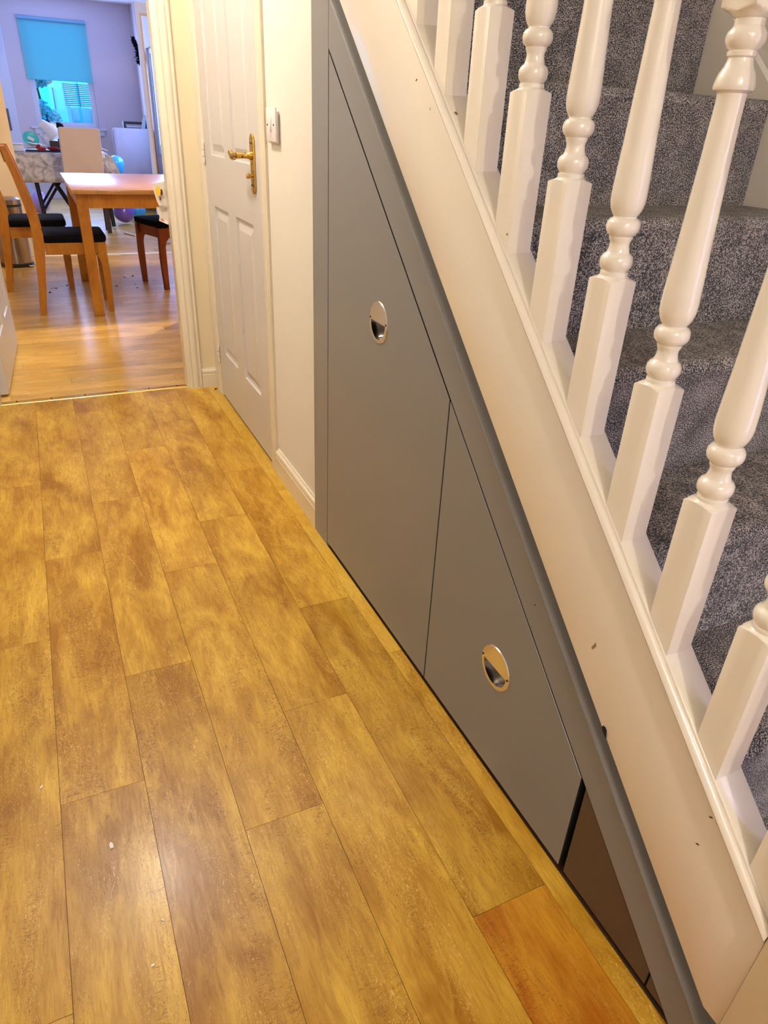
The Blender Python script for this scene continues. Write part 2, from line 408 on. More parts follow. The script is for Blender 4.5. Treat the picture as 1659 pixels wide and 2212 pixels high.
fd = struct('floor', bx(-1.5, 2.8, TH, 7.05, -0.06, -0.003), 'dark')
y = TH; row = 0
while y < 7.04:
    y1 = min(7.05, y+0.0945); x = -1.45 - (row*0.47) % 1.2; 
    while x < 2.7:
        x1 = min(2.75, x+1.2); xs = max(x, -1.45)
        if x1 > -1.45: plank(xs, x1, y, y1, 'dining_floor', fd)
        x += 1.2
    y = y1; row += 1
fb = struct('floor', bx(-1.5, 2.0, 7.05, 12.2, -0.06, -0.003), 'dark')
y = 7.09; row = 0
while y < 12.1:
    y1 = min(12.15, y+0.19); x = -1.45 - (row*0.57) % 1.2
    while x < 1.9:
        x1 = min(1.95, x+1.2); xs = max(x, -1.45)
        if x1 > -1.45: plank(xs, x1, y, y1, 'dining_floor', fb)
        x += 1.2
    y = y1; row += 1

# ------------------------------------------------------------------ hall shell
XW = 0.648
struct('wall_left', bx(-0.62, -0.44, -3.2, 3.225, 0, 2.4), 'wall')
struct('wall_front', box(box(bx(-0.62, 0.55, -3.3, -3.1, 0, 2.4), 1.35, 1.65, -3.3, -3.1, 0, 2.4), 0.55, 1.35, -3.3, -3.1, 2.05, 2.4), 'wall')
# end wall around the opening into the dining room
bm = B(); box(bm, -0.62, -0.295, 3.225, 3.325, 0, 2.4); box(bm, 0.5165, 0.76, 3.225, 3.325, 0, 2.4); box(bm, -0.295, 0.5165, 3.225, 3.325, 2.03, 2.4)
struct('wall_end', bm, 'wall_end')
# right wall: pier by the cupboard, strip beside the door, above the door
bm = B(); box(bm, XW, 0.74, 1.775, 2.29, 0, 2.4); box(bm, XW, 0.74, 3.085, 3.225, 0, 2.4); box(bm, XW, 0.74, 2.29, 3.085, 2.0, 2.4)
struct('wall_right', bm, 'wall')
# stairwell walls
struct('wall_stair', bx(1.462, 1.65, -3.2, 3.9, 0, 4.8), 'wall')
struct('wall_stair_end', bx(0.74, 1.462, 3.6, 3.75, 0, 4.8), 'wall')
struct('wall_upper', box(bx(XW, 0.74, -3.2, 3.6, 2.4, 4.8), 0.74, 1.462, -3.25, -3.1, 2.4, 4.8), 'wall')
struct('ceiling', bx(-0.62, XW, -3.3, 3.3, 2.4, 2.5), 'ceil')
struct('ceiling_stair', bx(XW, 1.65, -3.3, 3.9, 4.8, 4.9), 'ceil')
# front door with a tall glazed light (behind the viewer)
fdoor = empty('door_1', (0.55, -3.2, 0), kind='structure')
obj('door_leaf', box(box(box(bx(0.56, 0.74, -3.22, -3.17, 0.01, 2.04), 1.16, 1.34, -3.22, -3.17, 0.01, 2.04), 0.74, 1.16, -3.22, -3.17, 0.01, 0.25), 0.74, 1.16, -3.22, -3.17, 1.9, 2.04), 'door_white', fdoor)
obj('door_glass', bx(0.74, 1.16, -3.2, -3.19, 0.25, 1.9), 'glass', fdoor)

# skirting profiles
def skirt_prof(h, t):
    return [(0, 0), (t, 0), (t, h*0.70), (t*0.80, h*0.72), (t*0.78, h*0.755), (t*0.98, h*0.77), (t*1.0, h*0.86), (t*0.85, h*0.92), (t*0.45, h*0.95), (t*0.42, h), (0, h)]
struct('baseboard_right', prism(B(), skirt_prof(0.0965, 0.015), lambda u, v, d: Vector((XW-u, d, v)), 1.775, 2.205), 'gloss2', smooth=True)
struct('baseboard_end', prism(B(), skirt_prof(0.090, 0.015), lambda u, v, d: Vector((d, 3.225-u, v)), 0.58, XW), 'gloss2', smooth=True)
struct('baseboard_left', prism(B(), skirt_prof(0.0965, 0.015), lambda u, v, d: Vector((-0.44+u, d, v)), -3.1, 3.2), 'gloss2', smooth=True)
# architraves
def arch_prof(wd, t):
    return [(0, 0), (wd, 0), (wd, t*0.55), (wd*0.93, t*0.75), (wd*0.86, t*0.62), (wd*0.80, t*0.60), (wd*0.72, t*0.95), (wd*0.62, t), (wd*0.50, t*0.93), (wd*0.42, t*0.72),
            (wd*0.36, t*0.70), (wd*0.30, t*0.85), (wd*0.16, t*0.72), (wd*0.12, t*0.52), (0, t*0.45)]
struct('trim_1', prism(B(), arch_prof(0.068, 0.015), lambda u, v, d: Vector((0.5115+u, 3.225-v, d)), 0.0, 2.10), 'gloss2', smooth=True)
struct('trim_2', prism(B(), arch_prof(0.072, 0.014), lambda u, v, d: Vector((XW-v, 3.086+u, d)), 0.0, 2.06), 'gloss2', smooth=True)
struct('trim_3', prism(B(), arch_prof(0.075, 0.014), lambda u, v, d: Vector((XW-v, 2.285-u*0.89, d)), 0.0, 2.06), 'gloss2', smooth=True)
struct('trim_4', prism(B(), arch_prof(0.075, 0.017), lambda u, v, d: Vector((-0.292-u, 3.225-v, d)), 0.0, 2.10), 'gloss2', smooth=True)
struct('trim_5', bx(0.5080, 0.5160, 3.2245, 3.29, 0, 2.03), 'gloss2')       # lining of the opening
struct('trim_6', bx(-0.297, -0.286, 3.2245, 3.33, 0, 2.03), 'gloss2')
struct('trim_7', bx(XW-0.001, 0.74, 3.0865, 3.12, 0.0, 2.0), 'gloss2')      # door jambs of the side door
struct('trim_8', bx(XW-0.001, 0.74, 2.255, 2.2865, 0.0, 2.0), 'gloss2')
# brass threshold
ths = empty('threshold_strip', (0.1, TH, 0), label='brass threshold strip across the doorway between hall floor and dining floor', cat='threshold')
obj('strip', prism(B(), [(TH-0.02, 0.0), (TH-0.017, 0.003), (TH-0.009, 0.0045), (TH-0.006, 0.0032), (TH, 0.0045), (TH+0.008, 0.0045), (TH+0.018, 0.0)], lambda u, v, d: Vector((d, u, v)), -0.286, 0.5075), 'brass_strip', ths, smooth=True)
for x in (-0.225, -0.085, 0.055, 0.19, 0.335, 0.465):
    obj('screw', lathe(B(), [(0.0032, 0.0042), (0.003, 0.0056), (0.0012, 0.006)], (x, TH+0.001, 0), 10), 'crumb', ths)

# ------------------------------------------------------------------ six panel doors
def panel_door(parent, fn, W, H, D, cols, rows, m='door_white', T=0.038):
    """fn(u, z, d): u across the leaf, z up, d outward from the face. Moulded panels are sub-parts."""
    bm = B()
    us = [0] + [v for c in cols for v in c] + [W]; zs = [0] + [v for r in rows for v in r] + [H]
    for i in range(len(us)-1):
        for j in range(len(zs)-1):
            if i % 2 == 1 and j % 2 == 1: continue
            a, b_, c, d_ = us[i], us[i+1], zs[j], zs[j+1]
            for dd in (0, -T):
                bm.faces.new([bm.verts.new(fn(*p, dd)) for p in ((a, c), (b_, c), (b_, d_), (a, d_))])
    for (p, q) in (((0, 0), (W, 0)), ((W, 0), (W, H)), ((W, H), (0, H)), ((0, H), (0, 0))):
        bm.faces.new([bm.verts.new(fn(*v)) for v in ((p[0], p[1], 0), (q[0], q[1], 0), (q[0], q[1], -T), (p[0], p[1], -T))])
    bmesh.ops.remove_doubles(bm, verts=bm.verts, dist=1e-5)
    leaf = obj('door_leaf', bm, m, parent)
    rings = [(0, 0), (0.002, -0.0075), (0.010, -0.0085), (0.016, -0.0085), (0.040, -0.0015), (0.043, -0.0015)]
    for c in cols:
        for r in rows:
            bm = B()
            for sgn, base in ((1, 0), (-1, -T)):
                vs = []
                for ins, dep in rings:
                    vs.append([bm.verts.new(fn(u, z, base+sgn*dep)) for u, z in ((c[0]+ins, r[0]+ins), (c[1]-ins, r[0]+ins), (c[1]-ins, r[1]-ins), (c[0]+ins, r[1]-ins))])
                for A, Bq in zip(vs, vs[1:]):
                    for i in range(4):
                        j = (i+1) % 4; bm.faces.new((A[i], A[j], Bq[j], Bq[i]))
                bm.faces.new(vs[-1])
            obj('panel', bm, m, leaf)
    return leaf

d2 = empty('door_2', (0.645, 3.08, 0), kind='structure')
Y0 = 3.084
leaf = panel_door(d2, lambda u, z, d: Vector((0.645-d, Y0-u, 0.009+z)), 0.795, 1.98, 0, [(0.105, 0.330), (0.446, 0.676)], [(0.216, 0.815), (0.995, 1.56), (1.66, 1.86)])
# brass lever handle on its long plate
hd = obj('door_handle', prism(B(), rrect(2.344, 2.386, 0.921, 1.092, 0.020, 6), FX, 0.6448, 0.6385, bev=0.0022), 'brass', leaf, smooth=True)
# the lever belongs to the handle plate mesh level: one part, joined by design
bm = B()
lathe(bm, [(0.0125, 0), (0.0125, 0.006), (0.009, 0.010), (0.008, 0.030), (0.0095, 0.040), (0.0095, 0.048)], (0.6385, 2.366, 1.031), 16, axis='X')
for v in bm.verts: v.co.x = 0.6385-(v.co.x-0.6385)
tube(bm, [(0.594, 2.362, 1.031), (0.593, 2.375, 1.031), (0.593, 2.390, 1.031), (0.594, 2.404, 1.029), (0.594, 2.415, 1.025), (0.593, 2.425, 1.0245), (0.592, 2.434, 1.031), (0.592, 2.444, 1.035), (0.592, 2.454, 1.030)],
     [0.008, 0.0095, 0.0085, 0.0085, 0.0105, 0.0095, 0.0085, 0.0085, 0.0045], 14)
obj('lever', bm, 'brass', leaf, smooth=True)
obj('thumb_turn', prism(lathe(B(), [(0.008, 0), (0.008, 0.004), (0.0045, 0.006), (0.0045, 0.012)], (0.6263, 2.366, 0.974), 14, axis='X'), rrect(2.359, 2.373, 0.966, 0.982, 0.006, 4), FX, 0.628, 0.620, bev=0.0015), 'brass', leaf, smooth=True)
for z in (1.066, 0.946):
    for yy in (2.355, 2.377):
        obj('screw', lathe(B(), [(0.0026, 0), (0.0026, 0.0018)], (0.6372, yy, z), 10, axis='X'), 'crumb', leaf)
for z in (0.195, 1.005, 1.80):
    h = obj('hinge', tube(B(), [(0.6395, 3.088, z-0.035), (0.6395, 3.088, z-0.012)], 0.0062, 12), 'gloss2', d2, smooth=True)
    obj('knuckle', tube(B(), [(0.6395, 3.088, z-0.010), (0.6395, 3.088, z+0.012)], 0.0066, 12), 'gloss2', h, smooth=True)
    obj('knuckle', tube(B(), [(0.6395, 3.088, z+0.014), (0.6395, 3.088, z+0.035)], 0.0062, 12), 'gloss2', h, smooth=True)
    obj('hinge_gap', bx(0.6445, 0.650, 3.0835, 3.092, z-0.040, z+0.040), 'crumb', h)

d3 = empty('door_3', (-0.25, 3.335, 0), kind='structure')
def fdl(u, z, d):
    a = math.radians(2.3)
    p = Vector((-0.254 + d, 3.342 + u, 0.014+z))
    q = p - Vector((-0.254, 3.342, 0))
    return Vector((-0.254 + q.x*math.cos(a) + q.y*math.sin(a), 3.342 - q.x*math.sin(a) + q.y*math.cos(a), q.z))
panel_door(d3, fdl, 0.88, 1.98, 0, [(0.115, 0.375), (0.50, 0.765)], [(0.216, 0.815), (0.995, 1.56), (1.66, 1.86)])

# light switch
sw = empty('light_switch', (XW, 2.146, 1.115), label='white single rocker light switch on cream wall beside brass door handle', cat='light switch')
obj('back_box', bx(0.6385, XW, 2.096, 2.170, 1.073, 1.152, bev=0.002), 'plastic', sw, smooth=True)
obj('face_plate', bx(0.6345, 0.6395, 2.088, 2.178, 1.077, 1.161, bev=0.0015), 'plastic', sw, smooth=True)
obj('rocker', prism(B(), [(0.6350, 1.106), (0.6350, 1.134), (0.6335, 1.134), (0.6295, 1.106)], FY, 2.127, 2.139), 'plastic', sw)
for yy in (2.103, 2.163): obj('screw', lathe(B(), [(0.0025, 0), (0.0025, 0.002)], (0.6332, yy, 1.119), 10, axis='X'), 'crumb', sw)

# ------------------------------------------------------------------ cupboard under the stairs
XG = 0.633
cup = empty('understairs_cupboard', (XG, 1.0, 0), label='grey painted cupboard front fitted under the sloping white stair string', cat='cupboard')
T0 = 0.018
obj('stile', prism(B(), [(1.674, 0), (1.783, 0), (1.783, SL*1.783-0.1375), (1.674, SL*1.674-0.1375)], FX, XG-0.0005, XG+0.055, bev=0.0008), 'grey', cup)
obj('frieze_board', prism(B(), [(0.2615, 0.0005), (0.1535, 0.0005), (1.6735, SL*1.6735-0.1375), (1.6735, SL*1.6735-0.2345)], FX, XG, XG+T0, bev=0.0008), 'grey', cup)
bead = [(XG+0.004, -0.139), (XG-0.003, -0.1385), (XG-0.0065, -0.1360), (XG-0.008, -0.1320), (XG-0.0076, -0.1285), (XG-0.005, -0.1255), (XG+0.001, -0.1232), (XG+0.008, -0.1215), (XG+0.013, -0.1195), (XG+0.014, -0.115), (XG+0.014, -0.060), (XG+0.020, -0.060), (XG+0.020, -0.139)]
bmq = B(); slope(bmq, bead, 0.155, 1.783)
obj('trim_bead', bmq, 'grey', cup, smooth=True)
obj('gap_shade_slab', prism(B(), [(0.27, 0.002), (1.72, 0.002), (1.72, SL*1.72-0.16), (0.27, SL*0.27-0.19)], FX, XG+0.024, XG+0.05), 'dark', cup)  # black slab standing in for the unlit space behind the doors
def cup_door(y0, y1, handle=None, c=-0.2415, back=0.0, name='door', m='grey'):
    z0 = SL*y0+c; pts = [(y1, 0.013), (y0, 0.013)] + ([(y0, z0)] if z0 > 0.015 else []) + [(y1, SL*y1+c)]
    bm = prism(B(), pts, FX, XG-0.0003+back, XG+T0-0.001+back, bev=0.0012)
    d = obj(name, bm, m, cup)
    d.data.materials.append(M['dark'])
    for p in d.data.polygons:
        if abs(p.normal.x) < 0.15: p.material_index = 1  # edge faces painted black as the shade inside the door gaps
    if handle:
        hy, hz = handle
        cut = bpy.data.meshes.new('cut'); cb = lathe(B(), [(0.0385, -0.02), (0.0385, 0.012)], (XG, hy, hz), 48, axis='X')
        cb.to_mesh(cut); cb.free(); co = bpy.data.objects.new('cut', cut); COL.objects.link(co)
        md = d.modifiers.new('hole', 'BOOLEAN'); md.operation = 'DIFFERENCE'; md.object = co; md.solver = 'EXACT'
        dg = bpy.context.evaluated_depsgraph_get(); ev = d.evaluated_get(dg)
        nm = bpy.data.meshes.new_from_object(ev); d.modifiers.clear(); d.data = nm
        bpy.data.objects.remove(co); bpy.data.meshes.remove(cut)
        # round flush pull: ring with the upper half plated over, a half-moon pocket below
        N = 64; R = 0.0452; ri = 0.0365; bm = B()
        Xf = XG-0.0022; Xb = XG
        def P(r, a, x): return Vector((x, hy+r*math.cos(a), hz+r*math.sin(a)))
        out = [bm.verts.new(P(R, 2*PI*i/N, XG-0.0003)) for i in range(N)]
        o2 = [bm.verts.new(P(R-0.0012, 2*PI*i/N, Xf)) for i in range(N)]
        for i in range(N):
            j = (i+1) % N; bm.faces.new((out[i], out[j], o2[j], o2[i]))
        # upper half plate: outer arc from angle -8deg to 188deg closed by a straight chord
        low = []
        inner = [bm.verts.new(P(ri, PI+PI*i/(N//2), Xf)) for i in range(N//2+1)]      # lower inner arc, left (pi) to right (2pi)
        up = [o2[i] for i in range(0, N//2+1)]
        bm.faces.new(up + [inner[0], inner[-1]])
        for i in range(N//2):
            a = o2[N//2+i]; b_ = o2[(N//2+i+1) % N]
            bm.faces.new((a, b_, inner[i+1], inner[i]))
        # rim edge going into the pocket
        inb = [bm.verts.new(P(ri-0.0005, PI+PI*i/(N//2), XG+0.0105)) for i in range(N//2+1)]
        for i in range(N//2): bm.faces.new((inner[i], inner[i+1], inb[i+1], inb[i]))
        lip = [bm.verts.new(v.co + Vector((0.0012, 0, 0))) for v in (inner[0], inner[-1])]
        bm.faces.new((inner[0], inner[-1], lip[1], lip[0]))
        h = obj('flush_pull', bm, 'chrome', d, smooth=True)
        bm = lathe(B(), [(0.0375, 0.0), (0.0372, 0.0005)], (XG+0.0105, hy, hz), 40, axis='X')
        obj('pull_pocket', bm, 'chrome_dark', d, smooth=True)
        for s in (-1, 1):
            obj('screw', lathe(B(), [(0.0022, 0), (0.0020, 0.0009)], (XG-0.0031, hy+s*0.0408, hz+0.0035), 10, axis='X'), 'crumb', d)
    return d
cup_door(1.0382, 1.6705, (1.3615, 0.757))
cup_door(0.5285, 1.0342, (0.7825, 0.2545), c=-0.2395)
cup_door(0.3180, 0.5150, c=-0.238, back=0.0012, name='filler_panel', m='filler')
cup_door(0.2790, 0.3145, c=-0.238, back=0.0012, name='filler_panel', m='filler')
obj('plinth', bx(XG+0.020, XG+0.03, 0.27, 1.674, 0.0005, 0.02), 'dark', cup)  # blackened to stand in for shade beneath the doors

# ------------------------------------------------------------------ staircase
st = empty('staircase', (1.06, 0.4, 0), label='steep staircase covered in speckled dark grey carpet behind the white balusters', cat='staircase')
zk = [0.0, 0.225, 0.430, 0.622, 0.815, 1.009, 1.212] + [1.212+0.2024*i for i in range(1, 6)]
yk = [0.160, 0.365, 0.571, 0.779, 0.980, 1.184, 1.402] + [1.402+0.222*i for i in range(1, 7)]
def step(i):
    """riser from tread i up to tread i+1, then the tread, with a rounded carpeted nose"""
    z0, z1 = zk[i], zk[i+1]; yr = yk[i]; yn = yk[i+1]
    n = 0.004; r = 0.018
    pts = [(yr+0.0, z0-0.004), (yr, z1-r*1.3)]
    for k in range(5):
        a = PI - (PI/2)*k/4; pts.append((yr-n+r+r*math.cos(a), z1-r+r*math.sin(a)))
    pts += [(yn+0.012, z1), (yn+0.012, z1-0.03), (yr+0.03, z1-0.03), (yr+0.03, z0-0.004)]
    bm = prism(B(), pts, FX, 0.662 if i < 7 else 0.745, 1.439)
    return obj('carpeted_step', bm, 'carpet', st, smooth=True)
for i in range(0, 11): step(i)
obj('wall_string', slope(B(), [(1.440, -0.20), (1.4605, -0.20), (1.4605, 0.158), (1.452, 0.166), (1.440, 0.160)], 0.0, 3.5), 'gloss', st, smooth=True)

# ------------------------------------------------------------------ railing: string, base rail, balusters, newel
rl = empty('stair_railing', (0.64, 0.9, 0), label='white painted stair string and railing with turned spindles climbing beside the grey cupboard', cat='railing')
bm = B()
prism(bm, [(0.2055, 0.134), (0.2305, 0.134), (1.774, SL*1.774-0.073), (1.774, SL*1.774+0.158), (0.2055, SL*0.2055+0.158)], FX, 0.618, 0.6615, bev=0.0015)
obj('outer_string', bm, 'gloss', rl, smooth=True)
lip = [(0.6185, 0.1490), (0.612, 0.1500), (0.6085, 0.1530), (0.6072, 0.1575), (0.6085, 0.1625), (0.6125, 0.1660), (0.6155, 0.1668), (0.6165, 0.1645), (0.6180, 0.1645), (0.6190, 0.1685), (0.6215, 0.1700),
       (0.664, 0.1700), (0.666, 0.168), (0.666, 0.159), (0.6185, 0.159)]
obj('base_rail', slope(B(), lip, 0.2035, 1.774), 'gloss', rl, smooth=True)
obj('handrail', slope(B(), [(0.612, 0.90), (0.609, 0.925), (0.616, 0.945), (0.640, 0.952), (0.664, 0.945), (0.671, 0.925), (0.668, 0.90), (0.640, 0.890)], 0.2035, 1.774), 'gloss', rl, smooth=True)
HB = 0.0202
def baluster_bm():
    # local: axis at origin, z = 0 at the top corner of the lower square block
    prof = [(0.0286, 0.0), (0.0268, 0.0012), (0.0245, 0.0022), (0.0222, 0.0030), (0.0200, 0.0040), (0.0185, 0.0050), (0.0172, 0.0062), (0.0170, 0.0105), (0.0152, 0.0115), (0.0165, 0.0130), (0.0190, 0.0165), (0.0201, 0.0215), (0.0196, 0.0265), (0.0172, 0.0305), (0.0142, 0.0325), (0.0135, 0.0345), (0.0128, 0.0365),
            (0.0118, 0.0420), (0.0122, 0.0455), (0.0136, 0.0480), (0.0140, 0.0505), (0.0142, 0.0520), (0.0172, 0.0545), (0.0195, 0.0580), (0.0202, 0.0625), (0.0195, 0.0675), (0.0170, 0.0710), (0.0140, 0.0725), (0.0139, 0.0740), (0.0162, 0.0770), (0.0186, 0.0820), (0.0203, 0.0890),
            (0.0207, 0.0970), (0.0204, 0.1080), (0.0197, 0.1250), (0.0186, 0.1450), (0.0174, 0.1740), (0.0165, 0.2000), (0.0150, 0.2400), (0.0139, 0.2800), (0.0137, 0.2950), (0.0142, 0.3000), (0.0186, 0.3025), (0.0194, 0.3045), (0.0194, 0.3065), (0.0186, 0.3110), (0.0170, 0.3165), (0.0140, 0.3215),
            (0.0122, 0.3265), (0.0119, 0.3290), (0.0136, 0.3305), (0.0138, 0.3340), (0.0130, 0.3350), (0.0155, 0.3375), (0.0178, 0.3415), (0.0184, 0.3450), (0.0178, 0.3490), (0.0150, 0.3530), (0.0137, 0.3545), (0.0136, 0.3600), (0.0172, 0.3620), (0.0185, 0.3635), (0.0205, 0.3650), (0.0235, 0.3664), (0.0262, 0.3676), (0.0286, 0.3690), (0.0286, 0.520)]
    bm = B()
    seg = 32
    # sloped foot
    rings = []
    def ring(rr, zf):
        out = []
        for i in range(seg):
            a = 2*PI*i/seg
            r = min(rr, HB/max(abs(math.cos(a)), abs(math.sin(a))))
            x, y_ = r*math.cos(a), r*math.sin(a)
            out.append(bm.verts.new((x, y_, zf(y_))))
        return out
    foot = lambda y_: -0.2045 + SL*(y_+HB)
    rings.append(ring(1, foot))
    for r, z in prof: rings.append(ring(r, lambda y_, z=z: z))
    for a, b_ in zip(rings, rings[1:]):
        for i in range(seg):
            j = (i+1) % seg; bm.faces.new((a[i], a[j], b_[j], b_[i]))
    bm.faces.new(rings[0][::-1]); bm.faces.new(rings[-1])
    return bm
obj('paint_chip', prism(B(), [(0.5035, 0.3805), (0.5020, 0.3855), (0.4980, 0.3865), (0.4940, 0.3830), (0.4915, 0.3700), (0.4960, 0.3735)], FX, 0.6168, 0.6178), 'dark', rl)
for (sy, sz, sl, sw_) in ((0.3146, 0.4142, 0.003, 0.001), (0.3169, 0.3596, 0.003, 0.0009), (0.6912, 0.47, 0.003, 0.001), (1.2157, 1.20, 0.003, 0.001), (0.8958, 1.0, 0.002, 0.001)):
    obj('scuff_mark', prism(B(), [(sy-sl, sz+sw_), (sy, sz+sw_*1.4), (sy+sl, sz-sw_*2), (sy, sz-sw_*2)], FX, 0.6176, 0.6179), 'brown', rl)
bal = None
for j in range(-2, 12):
    y0 = 0.4405 + 0.1131*j             # near face
    base = SL*y0+0.1695
    loc = Vector((0.6402, y0+HB, base+0.2045))
    if bal is None:
        bal = obj('baluster', baluster_bm(), 'gloss', rl, smooth=True); b0 = bal
    else:
        b0 = bal.copy(); COL.objects.link(b0); b0.parent = rl; b0.matrix_parent_inverse = bal.matrix_parent_inverse.copy()
    b0.location = loc
bm = B(); box(bm, 0.608, 0.692, 0.115, 0.2030, 0.0, 1.18, bev=0.004)
lathe(bm, [(0.05, 1.18), (0.05, 1.20), (0.03, 1.21), (0.045, 1.235), (0.05, 1.26), (0.035, 1.29), (0.01, 1.30)], (0.65, 0.159, 0), 24)
obj('newel_post', bm, 'wall_end', rl, smooth=True)

# ------------------------------------------------------------------ dining room shell
struct('wall_left', bx(-1.5, -1.4, 3.325, 12.2, 0, 2.42), 'lav')
struct('wall_right', bx(2.7, 2.8, 3.325, 7.05, 0, 2.42), 'wall')
struct('wall_right', bx(0.712, 0.80, 3.3255, 4.51, 0, 2.42), 'wall')
struct('wall_near', box(bx(-1.4, -0.62, 3.225, 3.325, 0, 2.42), 0.76, 2.7, 3.225, 3.325, 0, 2.42), 'wall')
struct('ceiling', bx(-1.5, 2.8, 3.325, 7.1, 2.42, 2.52), 'ceil')
struct('ceiling', bx(-1.5, 1.8, 7.1, 12.3, 2.42, 2.52), 'ceil')
bm = B(); box(bm, -1.4, -0.088, 7.05, 7.17, 0, 2.42); box(bm, 1.9, 2.7, 7.05, 7.17, 0, 2.42); box(bm, -0.088, 1.9, 7.05, 7.17, 2.12, 2.42)
struct('wall_middle', bm, mat('cream_partition_paint', (0.72, 0.58, 0.40), 0.75))
struct('trim_9', prism(B(), [(7.035, 0.0), (7.04, 0.006), (7.095, 0.006), (7.10, 0.0)], lambda u, v, d: Vector((d, u, v)), -0.088, 1.9), mat('strip_painted_sky_reflection', (0.9, 0.9, 0.95), 0.25, coat=1.0))  # white base colour stands in for sky reflected in the metal
# back wall with the window and the back door opening
bm = B(); YB = 12.0
for a in ((-1.4, -1.05, 0, 2.42), (-0.02, 0.215, 0, 2.42), (1.02, 1.80, 0, 2.42), (0.215, 1.02, 0, 0.915), (0.215, 1.02, 2.19, 2.42), (-1.05, -0.02, 2.08, 2.42)):
    box(bm, a[0], a[1], YB, YB+0.2, a[2], a[3])
struct('wall_back', bm, 'lav')
bm = B()
for a in ((7.17, 8.7, 0, 2.42), (10.95, 12.2, 0, 2.42), (8.7, 10.95, 0, 0.62), (8.7, 10.95, 1.87, 2.42)):
    box(bm, 1.63, 1.80, a[0], a[1], a[2], a[3])
struct('wall_right', bm, 'lav')
struct('baseboard_back', bx(-1.4, 1.63, 11.982, YB, 0, 0.12, bev=0.002), 'pvc')
win = empty('window_1', (0.62, YB, 0.92), kind='structure')
def frame(bm, fn, u0, u1, v0, v1, t, d0, d1):
    for a in ((u0, u1, v0, v0+t), (u0, u1, v1-t, v1), (u0, u0+t, v0+t, v1-t), (u1-t, u1, v0+t, v1-t)):
        prism(bm, [(a[0], a[2]), (a[1], a[2]), (a[1], a[3]), (a[0], a[3])], fn, d0, d1)
    return bm
obj('window_frame', frame(B(), FY, 0.216, 1.019, 0.917, 2.188, 0.028, YB+0.03, YB+0.09), 'pvc', win)
obj('sash', frame(B(), FY, 0.2445, 0.9905, 0.9455, 2.1595, 0.036, YB+0.04, YB+0.08), 'pvc', win)
obj('window_pane', bx(0.281, 0.954, YB+0.055, YB+0.06, 0.982, 2.123), 'glass', win)
obj('window_sill', prism(bx(0.127, 1.108, YB-0.055, YB+0.03, 0.893, 0.915, bev=0.004), [(0.175, 0.83), (1.078, 0.83), (1.085, 0.8925), (0.165, 0.8925)], FY, YB-0.03, YB-0.0005), 'pvc', win)
blind = empty('roller_blind', (0.62, YB-0.02, 2.1), label='pale blue roller blind half lowered over the far window', cat='blind')
obj('blind_fabric', bx(0.190, 1.020, YB-0.022, YB-0.019, 1.50, 2.16), 'blind', blind)
obj('bottom_bar', bx(0.190, 1.020, YB-0.026, YB-0.015, 1.478, 1.502, bev=0.002), 'blind', blind)
obj('roller', tube(B(), [(0.185, YB-0.026, 2.165), (1.025, YB-0.026, 2.165)], 0.022, 16), mat('blind_roller', (0.2, 0.42, 0.62), 0.6), blind, smooth=True)
w2 = empty('window_2', (1.7, 9.8, 1.2), kind='structure')
obj('window_frame', frame(B(), FX, 8.705, 10.945, 0.625, 1.865, 0.05, 1.66, 1.72), 'pvc', w2)
obj('window_pane', bx(1.685, 1.69, 8.755, 10.895, 0.675, 1.815), 'glass', w2)
# back door, left
d4 = empty('door_4', (-0.53, YB, 0), kind='structure')
obj('door_frame', frame(B(), FY, -1.049, -0.021, 0.0, 2.079, 0.055, YB+0.0, YB+0.07), 'pvc', d4)
lf = obj('door_leaf', frame(B(), FY, -0.997, -0.072, 0.052, 2.028, 0.12, YB-0.006, YB-0.0005), 'pvc', d4)
obj('door_glass', bx(-0.88, -0.19, YB+0.015, YB+0.02, 0.17, 1.91), 'glass', d4)
obj('door_handle', tube(prism(B(), rrect(-0.147, -0.117, 0.85, 1.12, 0.014, 5), FY, YB-0.016, YB-0.005), [(-0.132, YB-0.015, 1.02), (-0.132, YB-0.05, 1.02), (-0.16, YB-0.052, 1.02), (-0.24, YB-0.052, 1.015)], 0.009, 10), mat('grey_handle', (0.12, 0.11, 0.14), 0.4), lf, smooth=True)
# glazed inner door standing open in the back room
d5 = empty('door_5', (1.9, 7.6, 0), kind='structure')
lf = obj('door_leaf', frame(B(), FY, 1.073, 1.83, 0.012, 1.977, 0.034, 7.60, 7.638), M['leafw'], d5)
obj('beading', frame(B(), FY, 1.1065, 1.797, 0.045, 1.899, 0.016, 7.606, 7.632), mat('beige_beading', (0.45, 0.33, 0.30), 0.5), d5)
obj('top_rail', bx(1.1065, 1.797, 7.603, 7.635, 1.899, 1.9435), M['leafw'], d5)
obj('door_glass', bx(1.122, 1.782, 7.617, 7.621, 0.060, 1.884), 'glass', d5)

